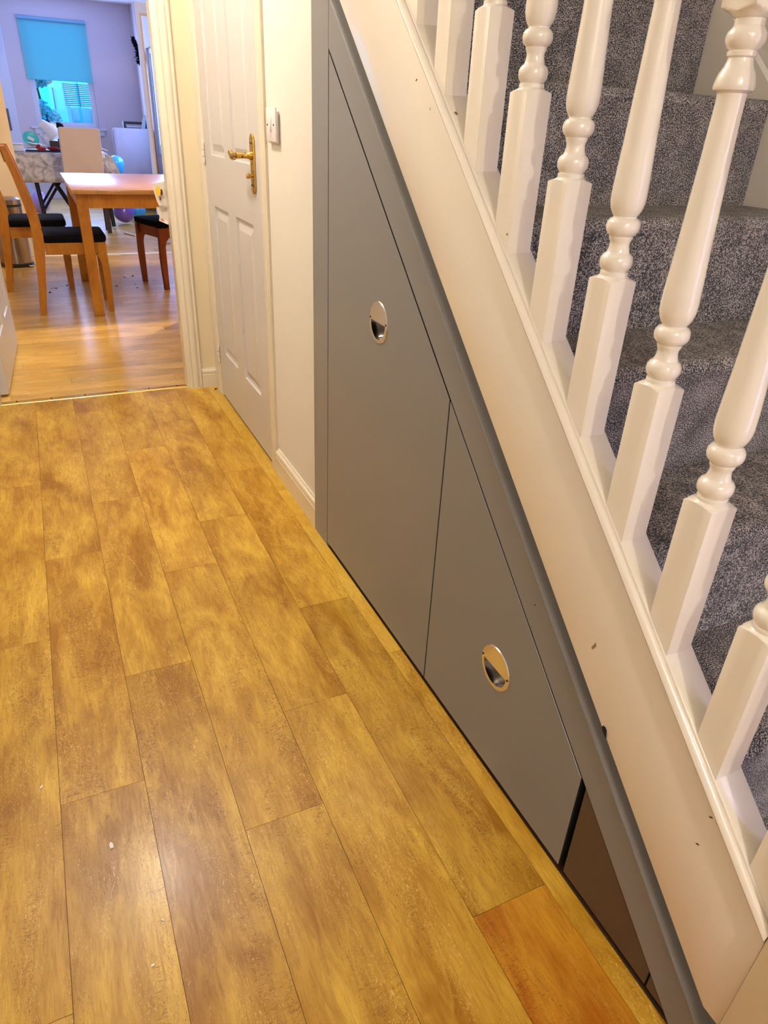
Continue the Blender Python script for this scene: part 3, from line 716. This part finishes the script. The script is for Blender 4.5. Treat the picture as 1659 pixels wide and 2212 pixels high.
# ------------------------------------------------------------------ garden beyond the window
struct('garden_ground', bx(-8, 14, 12.3, 40, -0.4, -0.3), 'ground')
fen = empty('garden_fence', (1.2, 18, 0), label='horizontal slatted timber screen at right of the view through far window', cat='fence')
for i in range(12): obj('slat', bx(0.935, 1.60, 18.0, 18.02, 1.215+i*0.0345, 1.236+i*0.0345), 'fence', fen)
for x in (0.93, 1.22, 1.60): obj('post', bx(x-0.016, x+0.016, 18.021, 18.06, -0.3, 1.64), 'render', fen)
def leaves(bm, c, r, n, size, seed):
    rnd_ = random.Random(seed)
    for _ in range(n):
        while True:
            p = Vector([rnd_.uniform(-1, 1) for _ in range(3)])
            if 0.3 < p.length < 1: break
        p = Vector((p.x*r[0], p.y*r[1], p.z*r[2])) + Vector(c)
        a = Vector([rnd_.uniform(-1, 1) for _ in range(3)]).normalized(); b_ = a.cross(Vector((0.3, -0.8, 0.5))).normalized()
        vs = [bm.verts.new(p+q) for q in (a*size, b_*size*0.5, -a*size, -b_*size*0.5)]; bm.faces.new(vs)
    return bm
tag(obj('garden_wall', bx(-2.5, 3.2, 18.6, 18.75, -0.3, 1.13), 'render'), 'pale rendered garden wall seen low through the far window', 'wall')
sh = empty('shrub', (0.45, 17.0, 0), label='low leafy shrub at left of the view through the far window', cat='shrub')
bm = B(); leaves(bm, (0.42, 17.0, 0.95), (0.20, 0.25, 0.36), 700, 0.04, 2); leaves(bm, (0.62, 17.1, 0.85), (0.16, 0.25, 0.28), 400, 0.04, 5)
obj('foliage', bm, 'leaf', sh)
obj('stem', tube(B(), [(0.44, 17.0, -0.3), (0.45, 17.0, 0.7)], 0.03, 8), 'brown', sh)
tr = empty('garden_tree', (0.5, 21, 0), label='spreading tree above the wall at left of the view through far window', cat='tree')
bm = B(); leaves(bm, (0.45, 21.0, 1.78), (0.42, 0.4, 0.20), 900, 0.06, 3); leaves(bm, (0.80, 21.0, 1.90), (0.30, 0.4, 0.13), 400, 0.05, 8)
obj('foliage', bm, 'leaf', tr)
obj('trunk', tube(B(), [(0.55, 21, -0.3), (0.56, 21, 1.0), (0.5, 21, 1.7)], [0.05, 0.04, 0.02], 8), 'brown', tr)
hs = empty('garden_shed', (0.85, 19.4, 0), label='pale gable ended shed in the middle of the view through far window', cat='shed')
obj('gable_wall', prism(B(), [(0.77, -0.3), (1.06, -0.3), (1.06, 1.38), (1.0, 1.62), (0.90, 1.50), (0.77, 1.56)], FY, 19.3, 19.7), 'render', hs)
obj('gutter', bx(0.765, 0.785, 19.27, 19.299, 0.0, 1.56), 'fence', hs)
pb = empty('garden_bench', (1.08, 16.0, 0), label='pale cushioned garden seat low at right of the view through far window', cat='bench')
obj('backrest', prism(B(), rrect(0.90, 1.27, 0.86, 1.19, 0.05, 5), FY, 16.0, 16.1, bev=0.02), M['fabg'], pb, smooth=True)
obj('armrest', prism(B(), rrect(0.845, 0.895, 0.70, 1.205, 0.022, 5), FY, 15.8, 16.1, bev=0.01), M['fabg'], pb, smooth=True)
obj('armrest', prism(B(), rrect(1.275, 1.325, 0.70, 1.205, 0.022, 5), FY, 15.8, 16.1, bev=0.01), M['fabg'], pb, smooth=True)
obj('seat', bx(0.90, 1.27, 15.7, 15.99, 0.0, 0.85, bev=0.02), M['fabg'], pb, smooth=True)
for x in (0.87, 1.30): obj('leg', bx(x-0.02, x+0.02, 15.9, 15.94, -0.3, 0.69), 'fence', pb)

# ------------------------------------------------------------------ dining table and wooden chairs
tb = empty('dining_table', (0.62, 5.3, 0), label='honey oak rectangular dining table nearest the doorway', cat='table')
obj('tabletop', bx(0.195, 1.02, 4.69, 6.00, 0.709, 0.735, bev=0.004), 'tabletop', tb, smooth=True)
for x, y in ((0.250, 4.765), (0.965, 4.765), (0.250, 5.90), (0.965, 5.90)):
    obj('leg', bx(x-0.031, x+0.031, y-0.031, y+0.031, 0.001, 0.708, bev=0.003), 'pine', tb)
obj('apron', bx(0.282, 0.933, 4.742, 4.762, 0.63, 0.708), 'pine', tb)
obj('apron', bx(0.282, 0.933, 5.905, 5.925, 0.63, 0.708), 'pine', tb)
obj('apron', bx(0.225, 0.245, 4.797, 5.868, 0.63, 0.708), 'pine', tb)
obj('apron', bx(0.970, 0.990, 4.797, 5.868, 0.63, 0.708), 'pine', tb)

def chair(name, loc, rz, m, **k):
    """local frame: faces +X, back posts at x=0, width in Y 0..0.38"""
    r = empty(name, (0, 0, 0), **k)
    W = 0.385
    for y_ in (0.018, W-0.018):
        bm = bar(B(), [(-0.005, y_, 0.0), (0.012, y_, 0.12), (0.028, y_, 0.26), (0.040, y_, 0.38), (0.046, y_, 0.47), (0.042, y_, 0.55), (0.022, y_, 0.66), (-0.004, y_, 0.78), (-0.030, y_, 0.88), (-0.046, y_, 0.94)],
                 [0.018, 0.020, 0.024, 0.030, 0.030, 0.026, 0.023, 0.021, 0.019, 0.017], 0.015)
        obj('back_leg', bm, m, r, local=True)
        bm = prism(B(), [(0.385, 0.0), (0.415, 0.0), (0.425, 0.22), (0.422, 0.350), (0.422, 0.4255), (0.372, 0.4255), (0.372, 0.357), (0.350, 0.353), (0.372, 0.335), (0.382, 0.30)], lambda u, v, d: Vector((u, d, v)), y_-0.016, y_+0.016)
        obj('front_leg', bm, m, r, local=True)
        obj('seat_rail', bx(0.073, 0.371, y_-0.011, y_+0.011, 0.357, 0.4255), m, r, local=True)
    obj('seat_rail', bx(0.385, 0.407, 0.035, W-0.035, 0.357, 0.4255), m, r, local=True)
    obj('seat_rail', bx(0.034, 0.056, 0.034, W-0.034, 0.357, 0.4255), m, r, local=True)
    obj('top_rail', prism(B(), [(-0.055, 0.86), (-0.030, 0.855), (-0.048, 0.935), (-0.068, 0.935)], lambda u, v, d: Vector((u, d, v)), 0.034, W-0.034), m, r, local=True)
    obj('lower_rail', bx(0.014, 0.036, 0.034, W-0.034, 0.53, 0.565), m, r, local=True)
    for i in range(5):
        y_ = 0.034 + (i+0.5)*(W-0.068)/5
        obj('slat', bar(B(), [(0.024, y_, 0.565), (0.004, y_, 0.68), (-0.022, y_, 0.79), (-0.043, y_, 0.86)], 0.006, 0.011), m, r, local=True)
    pd = B(); prism(pd, rrect(0.070, 0.430, -0.004, W+0.004, 0.03, 4), FZ, 0.427, 0.470, bev=0.012)
    obj('seat_pad', pd, 'black_fab', r, local=True, smooth=True)
    r.location = loc; r.rotation_euler = (0, 0, rz)
    return r
cA = chair('dining_chair', (-0.068, 4.835, 0), 0.0, 'pine', label='honey oak chair with black pad at the near left corner of dining table', cat='chair')
cL = copy_tree(cA); cL.location = (-0.262, 5.56, 0); tag(cL, 'honey oak chair with black pad half hidden behind nearest chair at left', 'chair')
cR = chair('dining_chair', (1.16, 5.66, 0), math.radians(180+18), 'redwood', label='dark red brown chair with black pad half hidden behind the door frame', cat='chair')
cR.location = (1.045, 5.90, 0)

# upholstered chair behind the table
pc = empty('parsons_chair', (0.5, 8.4, 0), label='beige upholstered high back chair standing behind the oak dining table', cat='chair')
bm = B(); prism(bm, rrect(0.315, 0.700, 0.45, 0.985, 0.022, 4), lambda u, v, d: Vector((u+(0.7-v)*-0.03, d + (v-0.45)*-0.08, v)), 8.36, 8.45, bev=0.016)
obj('backrest', bm, 'parsons', pc, smooth=True)
obj('seat', bx(0.32, 0.705, 8.36, 8.66, 0.38, 0.45, bev=0.02), 'skirt', pc, smooth=True)
for x in (0.345, 0.675):
    for y in (8.39, 8.63): obj('leg', bx(x-0.02, x+0.02, y-0.02, y+0.02, 0.001, 0.379), 'darkwood', pc)

# cloth covered table
ct = empty('trestle_table', (0.35, 9.1, 0), label='black folding trestle table under the marbled cloth by far window', cat='table')
obj('table_board', bx(-0.105, 0.80, 8.72, 9.50, 0.715, 0.738), 'black_metal', ct)
for y in (8.80, 9.42):
    obj('leg', tube(B(), [(0.03, y, 0.715), (0.075, y, 0.01)], 0.022, 10), 'black_metal', ct)
    obj('leg', tube(B(), [(0.72, y+0.02, 0.715), (0.76, y+0.02, 0.01)], 0.022, 10), 'black_metal', ct)
    obj('brace', tube(B(), [(0.09, y+0.03, 0.70), (0.42, y+0.03, 0.08)], 0.020, 8), 'black_metal', ct)
    obj('brace', tube(B(), [(0.06, y+0.07, 0.16), (0.40, y+0.07, 0.62)], 0.014, 8), 'black_metal', ct)
# tablecloth: draped sheet
bm = B(); nx, ny = 44, 30
def cloth(i, j):
    u = -0.112-0.30 + (0.912+0.6)*i/nx; v = 8.71-0.28 + (0.80+0.56)*j/ny
    x = min(max(u, -0.112), 0.80+0.005); yy = min(max(v, 8.71), 9.51)
    du = max(0, -0.112-u, u-0.805); dv = max(0, 8.71-v, v-9.51)
    drop = math.hypot(du, dv) if (du > 0 and dv > 0) else du+dv
    z = 0.7405 - drop
    sx = -1 if u < 0 else 1; sy = -1 if v < 9 else 1
    wv = 0.012*math.sin(u*26+v*9)*min(1, drop*6)
    if du > 0: x += sx*(0.012 + abs(wv) + (0.32*drop if dv > 0 else 0.03*drop))
    if dv > 0: yy += sy*(0.012 + abs(wv) + (0.10*drop if du > 0 else 0))
    return Vector((x, yy, z))
g = [[bm.verts.new(cloth(i, j)) for j in range(ny+1)] for i in range(nx+1)]
for i in range(nx):
    for j in range(ny): bm.faces.new((g[i][j], g[i+1][j], g[i+1][j+1], g[i][j+1]))
tc_ = obj('tablecloth', bm, 'marble', smooth=True)
md = tc_.modifiers.new('thick', 'SOLIDIFY'); md.thickness = 0.002; md.offset = 1
tag(tc_, 'grey marbled cloth draped over the far trestle table', 'tablecloth')

# clutter on the cloth table
def blob(bm, c, r, sc, seed=0, amp=0.15, sub=3):
    rr = bmesh.ops.create_icosphere(bm, subdivisions=sub, radius=1.0); rnd = random.Random(seed)
    ph = [rnd.uniform(0, 6) for _ in range(6)]
    for v in rr['verts']:
        p = v.co.copy(); k = 1+amp*(math.sin(p.x*4+ph[0])*math.sin(p.y*5+ph[1])+0.6*math.sin(p.z*7+ph[2]+p.x*3))
        v.co = Vector((p.x*sc[0]*r*k, p.y*sc[1]*r*k, p.z*sc[2]*r*k))+Vector(c)
    return bm
o = obj('carrier_bag', tube(blob(B(), (0.255, 9.10, 0.852), 0.1, (0.78, 0.7, 0.9), 3, 0.2), [(0.17, 9.1, 0.96), (0.205, 9.1, 0.985), (0.28, 9.08, 0.93), (0.33, 9.06, 0.87)], [0.03, 0.055, 0.07, 0.075], 16), 'white', smooth=True)
tag(o, 'bulging white plastic bag printed with small grey marks, on the cloth table', 'bag')
pl_ = empty('plastic_plate', (0.09, 9.05, 0.8), label='tilted turquoise plastic plate among papers on the cloth table', cat='plate')
bm = lathe(B(), [(0.02, -0.004), (0.062, -0.002), (0.078, 0.008), (0.08, 0.010), (0.076, 0.011), (0.06, 0.003), (0.02, 0.001)], (0, 0, 0), 32)
bm.transform(Matrix.Translation((0.072, 9.12, 0.845)) @ Euler((math.radians(62), 0.45, 0)).to_matrix().to_4x4()); obj('dish', bm, 'teal', pl_, smooth=True)
bm = bx(-0.03, 0.035, -0.018, 0.018, 0.004, 0.02, bev=0.005)
bm.transform(Matrix.Translation((0.067, 9.11, 0.845)) @ Euler((math.radians(62), 0.45, 0)).to_matrix().to_4x4()); obj('sticker', bm, 'white', pl_)
bm = B()
for i in range(5):
    b2 = bx(-0.09, 0.09, -0.07, 0.07, -0.0015, 0.0015); b2.transform(Matrix.Translation((0.10+0.006*i, 8.955, 0.776+0.008*i)) @ Euler((0.05*i-0.1, 0.06*i-0.12, 0.12*i)).to_matrix().to_4x4())
    me_ = bpy.data.meshes.new('t'); b2.to_mesh(me_); b2.free(); bm.from_mesh(me_); bpy.data.meshes.remove(me_)
tag(obj('loose_papers', bm, 'paper'), 'loose white papers heaped below the turquoise plate', 'papers', kind='stuff')
fb_ = empty('food_tub', (-0.08, 8.85, 0.745), label='stacked white plastic tub at the left end of cloth table', cat='tub')
obj('tub', bx(-0.108, -0.015, 8.80, 8.92, 0.743, 0.80, bev=0.008), 'white', fb_, smooth=True)
obj('tub_lid', bx(-0.112, -0.011, 8.796, 8.924, 0.801, 0.815, bev=0.005), 'white', fb_, smooth=True)
tag(obj('tray', bx(0.0, 0.36, 8.78, 8.88, 0.743, 0.758, bev=0.003), 'black_metal'), 'flat black tray along the front edge of cloth table', 'tray')
tag(obj('box', bx(0.245, 0.37, 8.90, 8.97, 0.743, 0.842), 'black_metal'), 'small black box behind the beige chair back on cloth table', 'box')
tag(obj('ribbon_bow', blob(blob(B(), (0.13, 8.76, 0.783), 0.03, (0.9, 0.5, 1.0), 5, 0.4, 2), (0.17, 8.76, 0.772), 0.022, (1.2, 0.5, 0.6), 8, 0.3, 2), 'red'), 'bright red crumpled bow lying on the black tray', 'bow')
tag(obj('cloth_roll', blob(B(), (0.27, 8.81, 0.775), 0.04, (1.5, 0.5, 0.42), 9, 0.2, 3), 'red', smooth=True), 'dark red rolled cloth lying on tray beside the black box', 'cloth')
bt = empty('spray_bottle', (0.352, YB-0.03, 0.915), label='dark blue bottle standing on the far window sill', cat='bottle')
obj('bottle_body', lathe(B(), [(0.022, 0.915), (0.024, 0.93), (0.024, 0.99), (0.010, 1.015), (0.010, 1.03)], (0.352, YB-0.03, 0), 16), 'navy', bt, smooth=True)
obj('bottle_cap', lathe(B(), [(0.013, 1.031), (0.013, 1.055), (0.006, 1.075)], (0.352, YB-0.03, 0), 12), 'navy', bt, smooth=True)
o = obj('felt_hat', lathe(B(), [(0.10, 0.742), (0.098, 0.752), (0.062, 0.76), (0.058, 0.90), (0.062, 0.96), (0.045, 1.0), (0.01, 1.012)], (0.37, 9.30, 0), 24), 'black_fab', smooth=True)
tag(o, 'tall black hat shape behind the white bag on cloth table', 'hat')
tag(obj('gift_tag', bx(0.30, 0.348, 9.20, 9.205, 0.955, 1.003), 'paper'), 'small square white card leaning on the black hat', 'card')
o = obj('letter', prism(B(), [(0.728, 0.80), (0.805, 0.772), (0.80, 0.766), (0.728, 0.788)], FY, 8.8, 8.95), 'paper'); tag(o, 'thin white envelope jutting right from cloth table edge', 'envelope')
tag(obj('note_pad', bx(0.70, 0.758, 8.690, 8.697, 0.705, 0.752), 'white'), 'white note hanging over the right front corner of the cloth', 'note')

# balloons
def balloon(c, r, m, label, tilt=(0, 0), stretch=1.2):
    e = empty('balloon', c, label=label, cat='balloon', group='party balloons in the back room')
    bm = lathe(B(), [(0.004, -1.28*r*stretch/1.2), (0.16*r, -1.13*r*stretch/1.2), (0.45*r, -0.95*r*stretch/1.2), (0.75*r, -0.62*r*stretch/1.2), (0.95*r, -0.2*r), (1.0*r, 0.15*r), (0.93*r, 0.48*r), (0.75*r, 0.75*r), (0.45*r, 0.94*r), (0.15*r, 1.02*r), (0.01, 1.03*r)], (0, 0, 0), 28)
    bm.transform(Matrix.Translation(c) @ Euler((tilt[0], tilt[1], 0)).to_matrix().to_4x4()); obj('balloon_skin', bm, m, e, smooth=True)
    bm = lathe(B(), [(0.014, -1.36*r*stretch/1.2), (0.010, -1.34*r*stretch/1.2), (0.004, -1.29*r*stretch/1.2), (0.003, -1.27*r*stretch/1.2)], (0, 0, 0), 12)
    bm.transform(Matrix.Translation(c) @ Euler((tilt[0], tilt[1], 0)).to_matrix().to_4x4()); obj('balloon_knot', bm, m, e, smooth=True)
balloon((0.955, 9.62, 0.60), 0.088, 'blue_bal', 'sky blue balloon peeping over the table edge beside the grey armchair', (0, -0.05), 1.6)
balloon((0.045, 10.0, 0.142), 0.118, 'pink_bal', 'lilac pink balloon on the floor under the cloth table', (PI, 0))
balloon((0.915, 9.1, 0.135), 0.115, 'purple_bal', 'deep purple balloon on the floor under the dining table', (PI, 0.3))
balloon((1.09, 9.35, 0.125), 0.10, 'blue_bal', 'bright blue balloon on the floor touching the purple balloon', (PI, -0.2))

# armchair and things behind
ac = empty('armchair', (1.25, 10.35, 0), label='tall grey lilac upholstered armchair turned away, beside far right wall', cat='armchair')
obj('backrest', prism(B(), rrect(1.025, 1.50, 0.30, 0.968, 0.045, 6), FY, 10.28, 10.40, bev=0.02), 'armfab', ac, smooth=True)
obj('seat', bx(1.03, 1.50, 10.40, 10.85, 0.22, 0.44, bev=0.03), 'armfab', ac, smooth=True)
obj('side_panel', bx(0.985, 1.03, 10.33, 10.85, 0.22, 0.62, bev=0.015), 'armfab', ac, smooth=True)
for x in (1.06, 1.47):
    for y in (10.36, 10.80): obj('leg', bx(x-0.02, x+0.02, y-0.02, y+0.02, 0.001, 0.219), 'darkwood', ac)
sb = empty('sideboard', (1.38, 11.2, 0), label='low sideboard hidden behind the grey armchair against far right wall', cat='sideboard')
obj('cabinet_top', bx(1.18, 1.60, 10.95, 11.5, 0.93, 0.952), 'darkwood', sb)
obj('cabinet_body', bx(1.20, 1.59, 10.97, 11.48, 0.05, 0.929), 'darkwood', sb)
for x in (1.22, 1.57):
    for y in (10.99, 11.46): obj('leg', bx(x-0.015, x+0.015, y-0.015, y+0.015, 0.001, 0.049), 'darkwood', sb)
lt = empty('letter_rack', (1.36, 11.0, 0.953), label='open dark wooden letter rack holding papers above the grey armchair', cat='letter rack')
obj('rack_frame', box(box(bx(1.245, 1.51, 10.98, 11.1, 1.004, 1.035), 1.245, 1.272, 10.98, 11.1, 0.9665, 1.0035), 1.245, 1.51, 10.98, 11.1, 0.953, 0.966), 'darkwood', lt)
obj('paper_stack', bx(1.28, 1.49, 10.985, 11.09, 0.967, 0.982), 'white', lt)
o = obj('folder', prism(B(), [(1.475, 0.953), (1.60, 0.953), (1.585, 1.08), (1.545, 1.125)], FY, 10.972, 10.978), 'navy'); tag(o, 'navy blue folder standing up beside the dark letter rack', 'folder')
o = obj('leaflet', prism(B(), [(1.465, 0.957), (1.515, 0.957), (1.545, 1.09), (1.525, 1.13), (1.49, 1.06)], FY, 10.966, 10.970), 'white'); tag(o, 'pale leaflet leaning against the navy folder', 'leaflet')
# tinsel garland on the far right wall
bm = B(); rnd = random.Random(4)
def tw(c, r, n):
    for _ in range(n):
        d = Vector((rnd.uniform(-1, 1), rnd.uniform(-1, 1), rnd.uniform(-1, 1))).normalized()
        p = Vector(c)+d*rnd.uniform(0, r); q = p + d*0.03
        s = d.cross(Vector((0.3, 0.5, 0.8))).normalized()*0.006
        vs = [bm.verts.new(v) for v in (p-s, p+s, q)]; bm.faces.new(vs)
        t = d.cross(s).normalized()*0.006; vs = [bm.verts.new(v) for v in (p-t, p+t, q)]; bm.faces.new(vs)
for i in range(12):
    t = i/11; tw((1.598-0.04*(1-t), 11.5-0.2*t, 2.0-0.17*t), 0.018, 60)
tw((1.585, 11.1, 1.76), 0.07, 900); tw((1.585, 11.2, 1.83), 0.05, 350)
blob(bm, (1.588, 11.1, 1.76), 0.055, (0.6, 1.2, 1.25), 2, 0.2, 2)
tag(obj('wall_garland', bm, 'tinsel'), 'black tinsel decoration with a curled tail hanging on far right wall', 'decoration')
# pedal bin
pb2 = empty('pedal_bin', (-0.22, 6.6, 0), label='tall chrome pedal bin with black base behind the left chair', cat='bin')
obj('bin_base', lathe(B(), [(0.124, 0.001), (0.126, 0.01), (0.126, 0.028), (0.12, 0.03)], (-0.22, 6.62, 0), 32), 'black_metal', pb2, smooth=True)
obj('bin_body', lathe(B(), [(0.118, 0.031), (0.112, 0.45)], (-0.22, 6.62, 0), 40), 'bin', pb2, smooth=True)
obj('bin_collar', lathe(B(), [(0.115, 0.451), (0.115, 0.466)], (-0.22, 6.62, 0), 32), 'black_metal', pb2, smooth=True)
obj('bin_lid', lathe(B(), [(0.113, 0.467), (0.112, 0.50), (0.085, 0.515), (0.01, 0.52)], (-0.22, 6.62, 0), 32), 'bin', pb2, smooth=True)
obj('pedal', bx(-0.135, -0.10, 6.49, 6.54, 0.012, 0.02, bev=0.002), 'chrome', pb2)

# drawing taped by the door frame
dr = empty('child_drawing', (0.49, 3.34, 0.8), label='cream paper drawing with yellow blob taped beside the door frame', cat='drawing')
def sheet(bm, pts, y0, curl, t=0.0008, n=10):
    """pts: list of (x_left, z) from top to bottom; right edge fixed at x=0.53"""
    rows = []
    for xl, z in pts:
        rows.append([Vector((xl+(0.53-xl)*k/n, y0 - curl*(1-k/n)**2, z + 0.012*(k/n if z > 0.86 else 0))) for k in range(n+1)])
    for off in (0, t):
        vs = [[bm.verts.new(p+Vector((0, off, 0))) for p in r] for r in rows]
        for a, b_ in zip(vs, vs[1:]):
            for k in range(n): bm.faces.new((a[k], a[k+1], b_[k+1], b_[k]))
    return bm
obj('paper', sheet(B(), [(0.4615, 0.8745), (0.466, 0.84), (0.4725, 0.81), (0.480, 0.7905), (0.4725, 0.783)], 3.336, 0.02), 'paper', dr)
obj('yellow_paint_blob', prism(B(), [(0.483+0.0105*math.cos(a)*(1+.1*math.sin(3*a)), 0.846+0.019*math.sin(a)*(1+.08*math.cos(4*a))) for a in [2*PI*i/18 for i in range(18)]], FY, 3.3190, 3.3200), 'yellow', dr)
obj('brown_paint_blob', prism(B(), [(0.497+0.005*math.cos(a), 0.842+0.013*math.sin(a)) for a in [2*PI*i/12 for i in range(12)]], FY, 3.3220, 3.3228), 'brown', dr)
obj('brown_paint_blob', prism(B(), [(0.489+0.004*math.cos(a), 0.817+0.007*math.sin(a)) for a in [2*PI*i/10 for i in range(10)]], FY, 3.3205, 3.3212), 'brown', dr)
dr2 = empty('child_drawing', (0.49, 3.34, 0.75), label='lower curled paper sheet with a small red mark beside door frame', cat='drawing')
obj('paper', sheet(B(), [(0.4715, 0.783), (0.4715, 0.770), (0.480, 0.745), (0.4755, 0.728), (0.512, 0.712)], 3.345, 0.01), 'paper', dr2)
obj('red_paint_mark', prism(B(), [(0.4905+0.006*math.cos(a), 0.7315-0.004*math.cos(a)+0.003*math.sin(a)) for a in [2*PI*i/10 for i in range(10)]], FY, 3.3335, 3.3345), 'redp', dr2)

# ------------------------------------------------------------------ scraps and crumbs on the floors
def scrap(x, y, L, wd, rz, label):
    pts = [(-L/2, -wd*0.5), (L*0.1, -wd*0.6), (L/2, 0), (L*0.05, wd*0.5), (-L/2, wd*0.35)]
    bm = prism(B(), pts, FZ, 0.0003, 0.0018)
    bm.transform(Matrix.Translation((x, y, 0)) @ Matrix.Rotation(rz, 4, 'Z'))
    tag(obj('paper_scrap', bm, 'paper'), label, 'scrap', 'tiny paper scraps on the hall floor')
scrap(-0.074, 0.879, 0.014, 0.006, PI/2+0.1, 'largest white paper chip, flat on an oak plank near the viewer')
scrap(-0.1815, 1.058, 0.009, 0.003, 1.0, 'thin white paper sliver on the leftmost oak plank')
scrap(-0.0123, 0.7095, 0.006, 0.0025, -0.8, 'tiny white fleck beside the middle plank seam')
scrap(-0.0369, 0.6462, 0.006, 0.003, 0.4, 'tiny cream fleck nearest the bottom edge of photo')
cr = [(0.001, 5.649), (0.032, 5.642), (0.1075, 5.725), (0.538, 5.954), (0.606, 5.997), (0.585, 5.671), (0.683, 5.962), (0.581, 5.535), (0.445, 5.633), (-0.016, 5.509), (0.02, 5.655)]
proto = None
for i, (x, y) in enumerate(cr):
    if proto is None:
        proto = obj('crumb', blob(B(), (0, 0, 0.003), 0.009, (1.2, 1, 0.4), 1, 0.3, 1), 'crumb'); o = proto
    else:
        o = proto.copy(); COL.objects.link(o)
    o.location = (x, y, 0); o.rotation_euler = (0, 0, i*1.3); o.scale = (0.6+0.12*(i % 5),)*3
    tag(o, 'dark crumb among those scattered on the dining floor under oak table', 'crumb', 'dark crumbs under the oak table')
proto2 = obj('crumb', blob(B(), (0.628, 3.165, 0.003), 0.005, (1.3, 1, 0.6), 3, 0.3, 1), 'crumb'); tag(proto2, 'single black crumb in the hall corner by the skirting', 'crumb')
tag(obj('marker_pen', tube(B(), [(0.815, 8.33, 0.011), (0.90, 8.12, 0.011)], 0.010, 12), 'white', smooth=True), 'white tube lying on the back room floor beyond metal strip', 'tube')
